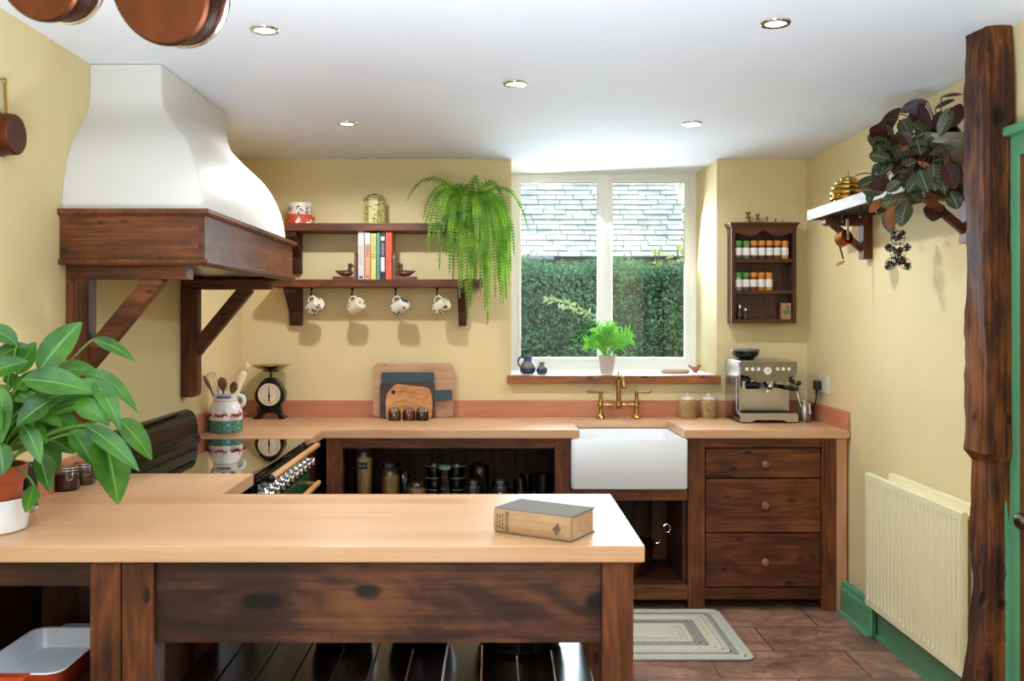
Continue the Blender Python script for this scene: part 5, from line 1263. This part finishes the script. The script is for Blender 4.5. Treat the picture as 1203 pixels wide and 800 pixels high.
# ================================================================ COPPER PANS
rail = thing('hanging_rail', 'black iron hanging rail for pans below the ceiling', 'pot rack', (-.70, 1.5, ZC))
b = W(rail); b.cyl((-1.1, 1.5, 2.29), (-.30, 1.5, 2.29), .009, seg=12)
for x in (-1.05, -.35): b.tube([(x, 1.5, 2.29), (x, 1.5, ZC)], .006, 8); b.cyl((x, 1.5, ZC-.006), (x, 1.5, ZC), .025)
b.build('bar', iron, rail)
for px, py, r, d, l, yy in ((37, -37, .080, .06, 'copper pan hanging at the top left corner, nearest the left wall', 1.49), (186, -12, .0885, .055, 'larger copper pan with shiny rim hanging from above beside the white hood', 1.50)):
    c_ = at(px, py, yy-.05)
    t = thing('hanging_pan', l, 'pan', (c_.x, 1.5, 2.28), group=None)
    dz = c_.z-2.28
    rt = (R(-68), 0, R(-14)); ax = Euler(rt).to_matrix() @ Vector((0, 0, 1)); up = Euler(rt).to_matrix() @ Vector((0, 1, 0)); up = up if up.z > 0 else -up
    c0 = Vector((0, -.05, dz))
    b = MB(); pr = [(0, 0), (r*.92, 0), (r*.98, .004), (r, .012), (r*1.0, d), (r*1.04, d+.003), (r*1.04, d+.006), (r*.98, d+.004), (r*.97, .014), (0, .008)]
    b.lathe(pr, c0, 48, rt); b.build('body', copper, t, ang=.5)
    b = MB(); b.torus(c0+ax*d, r*1.035, .0045, rt, 48, 8); b.build('rim', chrome, t, label='shiny tinned rim')
    b = MB(); b.tube([c0+ax*d+up*r, c0+ax*(d+.01)+up*(r+.06), (0, 0, -.022)], [.009, .008, .007], 10); b.torus((0, 0, 0), .018, .0045, (0, PI/2, 0), 20, 6); b.build('handle', brass, t)
t = thing('wall_saucepan', 'small dark copper saucepan with brass handle hanging on the left wall', 'pan', (XL, 2.66, 1.474+(373-93)*2.66/F))
zc_ = 1.474+(373-158)*2.66/F-t.location.z
b = MB(); r = .060; b.lathe([(0, .046), (r*.93, .046), (r*.99, .042), (r, .036), (r*1.03, .003), (r*1.08, 0), (r*.97, 0), (r*.95, .038), (0, .04)], (.002, 0, zc_), 44, (0, PI/2, 0)); b.build('body', metal('dark_copper', '#6a3a2a', .38, .2), t, ang=.5)
b = MB(); b.beam((.016, 0, zc_+r), (.012, 0, -.012), .010, .007, .002, (1, 0, 0)); b.torus((.012, 0, -.006), .008, .003, (0, PI/2, 0), 16, 6); b.cyl((0, 0, 0), (.016, 0, 0), .003, seg=8); b.build('handle', brassb, t)

# ================================================================ OUTSIDE
struct(MB().box(-6, 9, YW+.2, 22, -.3, -.05).build('ground_outside', plain('lawn', '#4c6a35', .9, 0, .2, 4)))
hm = leafmat('hedge_leaf', '#1f4a30', '#4c7c4a', None, None, .3, .45, 0, 3)
HT = 1.94
hb = MB((.9, 8.6, 0)); rnd = random.Random(2)
hb.uv = hb.bm.loops.layers.uv.new('UVMap')
def hl(p, nr, s):
    d = Vector((rnd.uniform(-1, 1), rnd.uniform(-1, 1), rnd.uniform(-.6, 1))).normalized(); sd = d.cross(nr)
    if sd.length < .1: return
    sd.normalize()
    vs = [hb.v(p), hb.v(p+d*s*.5+sd*s*.22), hb.v(p+d*s), hb.v(p+d*s*.5-sd*s*.22)]
    hb.face(vs)
for i in range(26000):
    x = rnd.uniform(-.9, 3.1); z = HT*(1-rnd.random()**1.3) if rnd.random() < .75 else HT+rnd.gauss(0, .035)
    bump = .10*math.sin(x*5+z*3)+.08*math.sin(x*11-z*7+1)
    p = Vector((x, 8.35-bump*.6+rnd.uniform(-.05, .06) if z < HT-.02 else rnd.uniform(8.3, 8.95), z+.03*math.sin(x*7)))
    hl(p, Vector((rnd.uniform(-.6, .6), -1, rnd.uniform(-.2, 1))).normalized(), rnd.uniform(.024, .052))
hg = thing('hedge', 'clipped dense green hedge outside the window', 'hedge', (.9, 8.6, -.05))
lv = hb.build('leaves', hm, None, ang=3); lv.location = (0, 0, .05); lv.parent = hg
b = MB(hg.location); b.box(-.95, 3.15, 8.46, 8.95, -.05, HT-.05, .05); b.build('branches', plain('hedge_inner', '#1f3020', .95, 0, .3, 12), hg)
# pale sprig leaning across the hedge and tall sprigs above it
t = thing('garden_shrub', 'pale leafy sprigs rising above the hedge before the slate roof', 'shrub', (2.05, 9.2, -.05))
b = W(t); st_ = W(t); sg = leafmat('sprig_leaf', '#8a9a4c', '#b9b96a', None, None, .45, .5, 0, 3)
for i in range(26):
    x0 = rnd.uniform(1.5, 2.45); tip = Vector((x0+rnd.uniform(-.15, .15), 9.2+rnd.uniform(-.1, .1), rnd.uniform(2.0, 2.35) if x0 > 1.9 else rnd.uniform(1.95, 2.12)))
    pts = bez((x0*.5+1.0, 9.2, 0), (x0, 9.2, 1.4), tip, 14); st_.tube(pts, .005, 5)
    for j in range(9, 14):
        for k in range(5):
            dd = Vector((rnd.uniform(-1, 1), rnd.uniform(-1, 1), rnd.uniform(-.2, 1))).normalized(); b.leaf([pts[j], pts[j]+dd*.03, pts[j]+dd*.065], .03, (0, -1, .4), 1, .1)
b.build('leaves', sg, t, ang=3); st_.build('twigs', plain('twig_brown', '#6a5a3c', .8), t)
t = thing('hedge_sprig', 'long pale green sprig leaning out of the hedge face behind the left pane', 'branch', (.9, 8.22, 1.0))
b = W(t); st_ = W(t); pts = bez(at(728, 395, 8.3), at(690, 360, 8.1), at(645, 352, 8.05), 16); st_.tube(pts, .006, 5)
for j in range(1, 16):
    for k in range(6):
        dd = Vector((rnd.uniform(-1, .4), rnd.uniform(-.6, .6), rnd.uniform(-.7, .7))).normalized(); b.leaf([pts[j], pts[j]+dd*.03, pts[j]+dd*.07], .022, (0, -1, .4), 1, .1)
b.build('leaves', leafmat('pale_sprig', '#7d9a58', '#a5bb7c', None, None, .4, .5, 0, 3), t, ang=3); st_.build('stem', MATS['twig_brown'], t)
# neighbouring outbuilding with stone slate roof
ho = thing('outbuilding', 'neighbouring outbuilding with grey slate roof behind the hedge', 'building', (.3, 12.5, -.05))
b = W(ho); b.box(-4, 2.25, 11.2, 15, -.05, 2.2); b.build('wall', plain('pale_stone', '#b5ab98', .9, 0, .1, 5, .3), ho)
sl = NT('stone_slates'); tc = sl.n('ShaderNodeTexCoord'); n1 = sl.n('ShaderNodeTexNoise', Vector=tc.outputs['Object'], Scale=3.5, Detail=5.0, Roughness=.6); 
mp = sl.n('ShaderNodeMapping', Vector=tc.outputs['Object']); mp.inputs['Scale'].default_value = (4.2, 9, 9); wn = sl.n('ShaderNodeTexNoise', Vector=mp.outputs[0], Scale=1.6, Detail=1.0)
fc = sl.math('ADD', sl.math('MULTIPLY', n1.outputs[0], .6), sl.math('MULTIPLY', wn.outputs[0], .4))
c = sl.ramp(fc, [(.3, lin('#6c6f70')), (.5, lin('#8b8d8b')), (.7, lin('#a8a69e'))]); sl.principled(c, .6)
b = W(ho); yE, zE = 10.95, 2.19; dy, dz = 1.0, 1.13; Ln = math.hypot(dy, dz); cs = .098; rows = 36
for r_ in range(rows):
    s0 = r_*cs*.95; x = -4.0-(r_ % 2)*.13
    while x < 2.34:
        w_ = rnd.uniform(.22, .38); x1 = min(x+w_, 2.36); th = rnd.uniform(.012, .02)
        y0, z0 = yE+dy*s0/Ln, zE+dz*s0/Ln; y1, z1 = yE+dy*(s0+cs*1.25)/Ln, zE+dz*(s0+cs*1.25)/Ln
        nx = Vector((0, -dz/Ln, dy/Ln)); j = rnd.uniform(-.008, .008)
        lo = [(x+.004, y0+j, z0), (x1-.004, y0+j, z0), (x1-.004, y1, z1), (x+.004, y1, z1)]
        A = [Vector(p)+nx*(.018 if k < 2 else .0) for k, p in enumerate(lo)]; B = [p+nx*th for p in A]
        va = [b.v(p) for p in A]; vb = [b.v(p) for p in B]
        b.face(vb); 
        for k in range(4): b.face((va[k], va[(k+1) % 4], vb[(k+1) % 4], vb[k]))
        x = x1
b.build('slate_roof', sl.m, ho, smooth=False)
b = W(ho); b.prism([(yE, zE), (yE+dy*3, zE+dz*3), (yE+dy*3+.3, zE+dz*3), (yE+.3, zE)], 'yz', -4, 2.33); b.build('roof_deck', plain('roof_felt', '#55575a', .9), ho)
b = W(ho); b.tube([(-4, yE-.03, zE-.02), (.72, yE-.03, zE-.02)], .045, 12); b.build('gutter', plain('grey_gutter', '#4c5258', .5), ho)
# pale tree beyond the roof verge
t = thing('garden_tree', 'pale sunlit tree beyond the right edge of the slate roof', 'tree', (4.6, 15, -.05))
b = W(t); b.tube([(4.6, 15, -.05), (4.55, 15, 2.5), (4.6, 15, 4.2)], [.14, .1, .04], 10); b.build('trunk', MATS['twig_brown'], t)
b = W(t)
for i in range(2600):
    d = Vector((rnd.gauss(0, 1), rnd.gauss(0, 1), rnd.gauss(0, 1))).normalized()*rnd.random()**.4; p = Vector((4.5+d.x*1.5, 15+d.y*1.2, 3.1+d.z*1.9)); dd = Vector((rnd.uniform(-1, 1), rnd.uniform(-1, 1), rnd.uniform(-1, 1))).normalized()
    b.leaf([p, p+dd*.08, p+dd*.16], .09, (0, -1, .5), 1, .1)
b.build('crown', leafmat('pale_tree_leaf', '#8fa56c', '#bccb98', None, None, .45, .6, 0, 3), t, ang=3)

# ================================================================ LIGHT, CAMERA
w = bpy.data.worlds.new('sky'); SC.world = w; w.use_nodes = True
nt = w.node_tree; bg = nt.nodes['Background']; bg.inputs[0].default_value = (.80, .90, 1.0, 1); bg.inputs[1].default_value = SKY
s = bpy.data.lights.new('sun', 'SUN'); s.energy = SUN; s.angle = R(1.5); s.color = (1, .95, .86)
so = bpy.data.objects.new('sun', s); COL.objects.link(so); so.rotation_euler = Vector((-.25, .62, -.75)).to_track_quat('-Z', 'Y').to_euler()
def area(name, loc, direction, sx_, sy_, e, col):
    l = bpy.data.lights.new(name, 'AREA'); l.shape = 'RECTANGLE'; l.size = sx_; l.size_y = sy_; l.energy = e; l.color = col
    o = bpy.data.objects.new(name, l); COL.objects.link(o); o.location = loc; o.rotation_euler = Vector(direction).to_track_quat('-Z', 'Z').to_euler(); return o
area('added_ceiling_fill', (-.35, .15, .45), (.1, .12, 1), .9, .9, UP, (.80, .97, 1.18)).data.spread = R(135)  # added fill without a lamp body, out of view, brightening ceiling and walls
area('window_daylight', ((XWL+XWR)/2, YW+.12, 1.75), (-.25, -1, -.45), 1.05, 1.05, WIND, (.82, .95, 1.1))

cam = bpy.data.cameras.new('camera'); cam.sensor_width = 36; cam.lens = F/1203*36
cam.shift_x = (601.5-CX)/1203; cam.shift_y = -(400-CY)/1203; cam.clip_end = 100
cam.dof.use_dof = True; cam.dof.focus_distance = 4.7; cam.dof.aperture_fstop = 8.0
co = bpy.data.objects.new('camera', cam); COL.objects.link(co); co.location = (0, 0, H); co.rotation_euler = (PI/2, 0, 0); SC.camera = co
vs = SC.view_settings; vs.view_transform = 'Standard'; vs.look = 'None'; vs.gamma = 1; vs.use_curve_mapping = False; vs.exposure = EXPO
SC.cycles.max_bounces = 10; SC.cycles.diffuse_bounces = 6; SC.cycles.transparent_max_bounces = 24; SC.cycles.sample_clamp_indirect = 6; SC.cycles.caustics_reflective = False; SC.cycles.caustics_refractive = False
SC.cycles.use_denoising = True
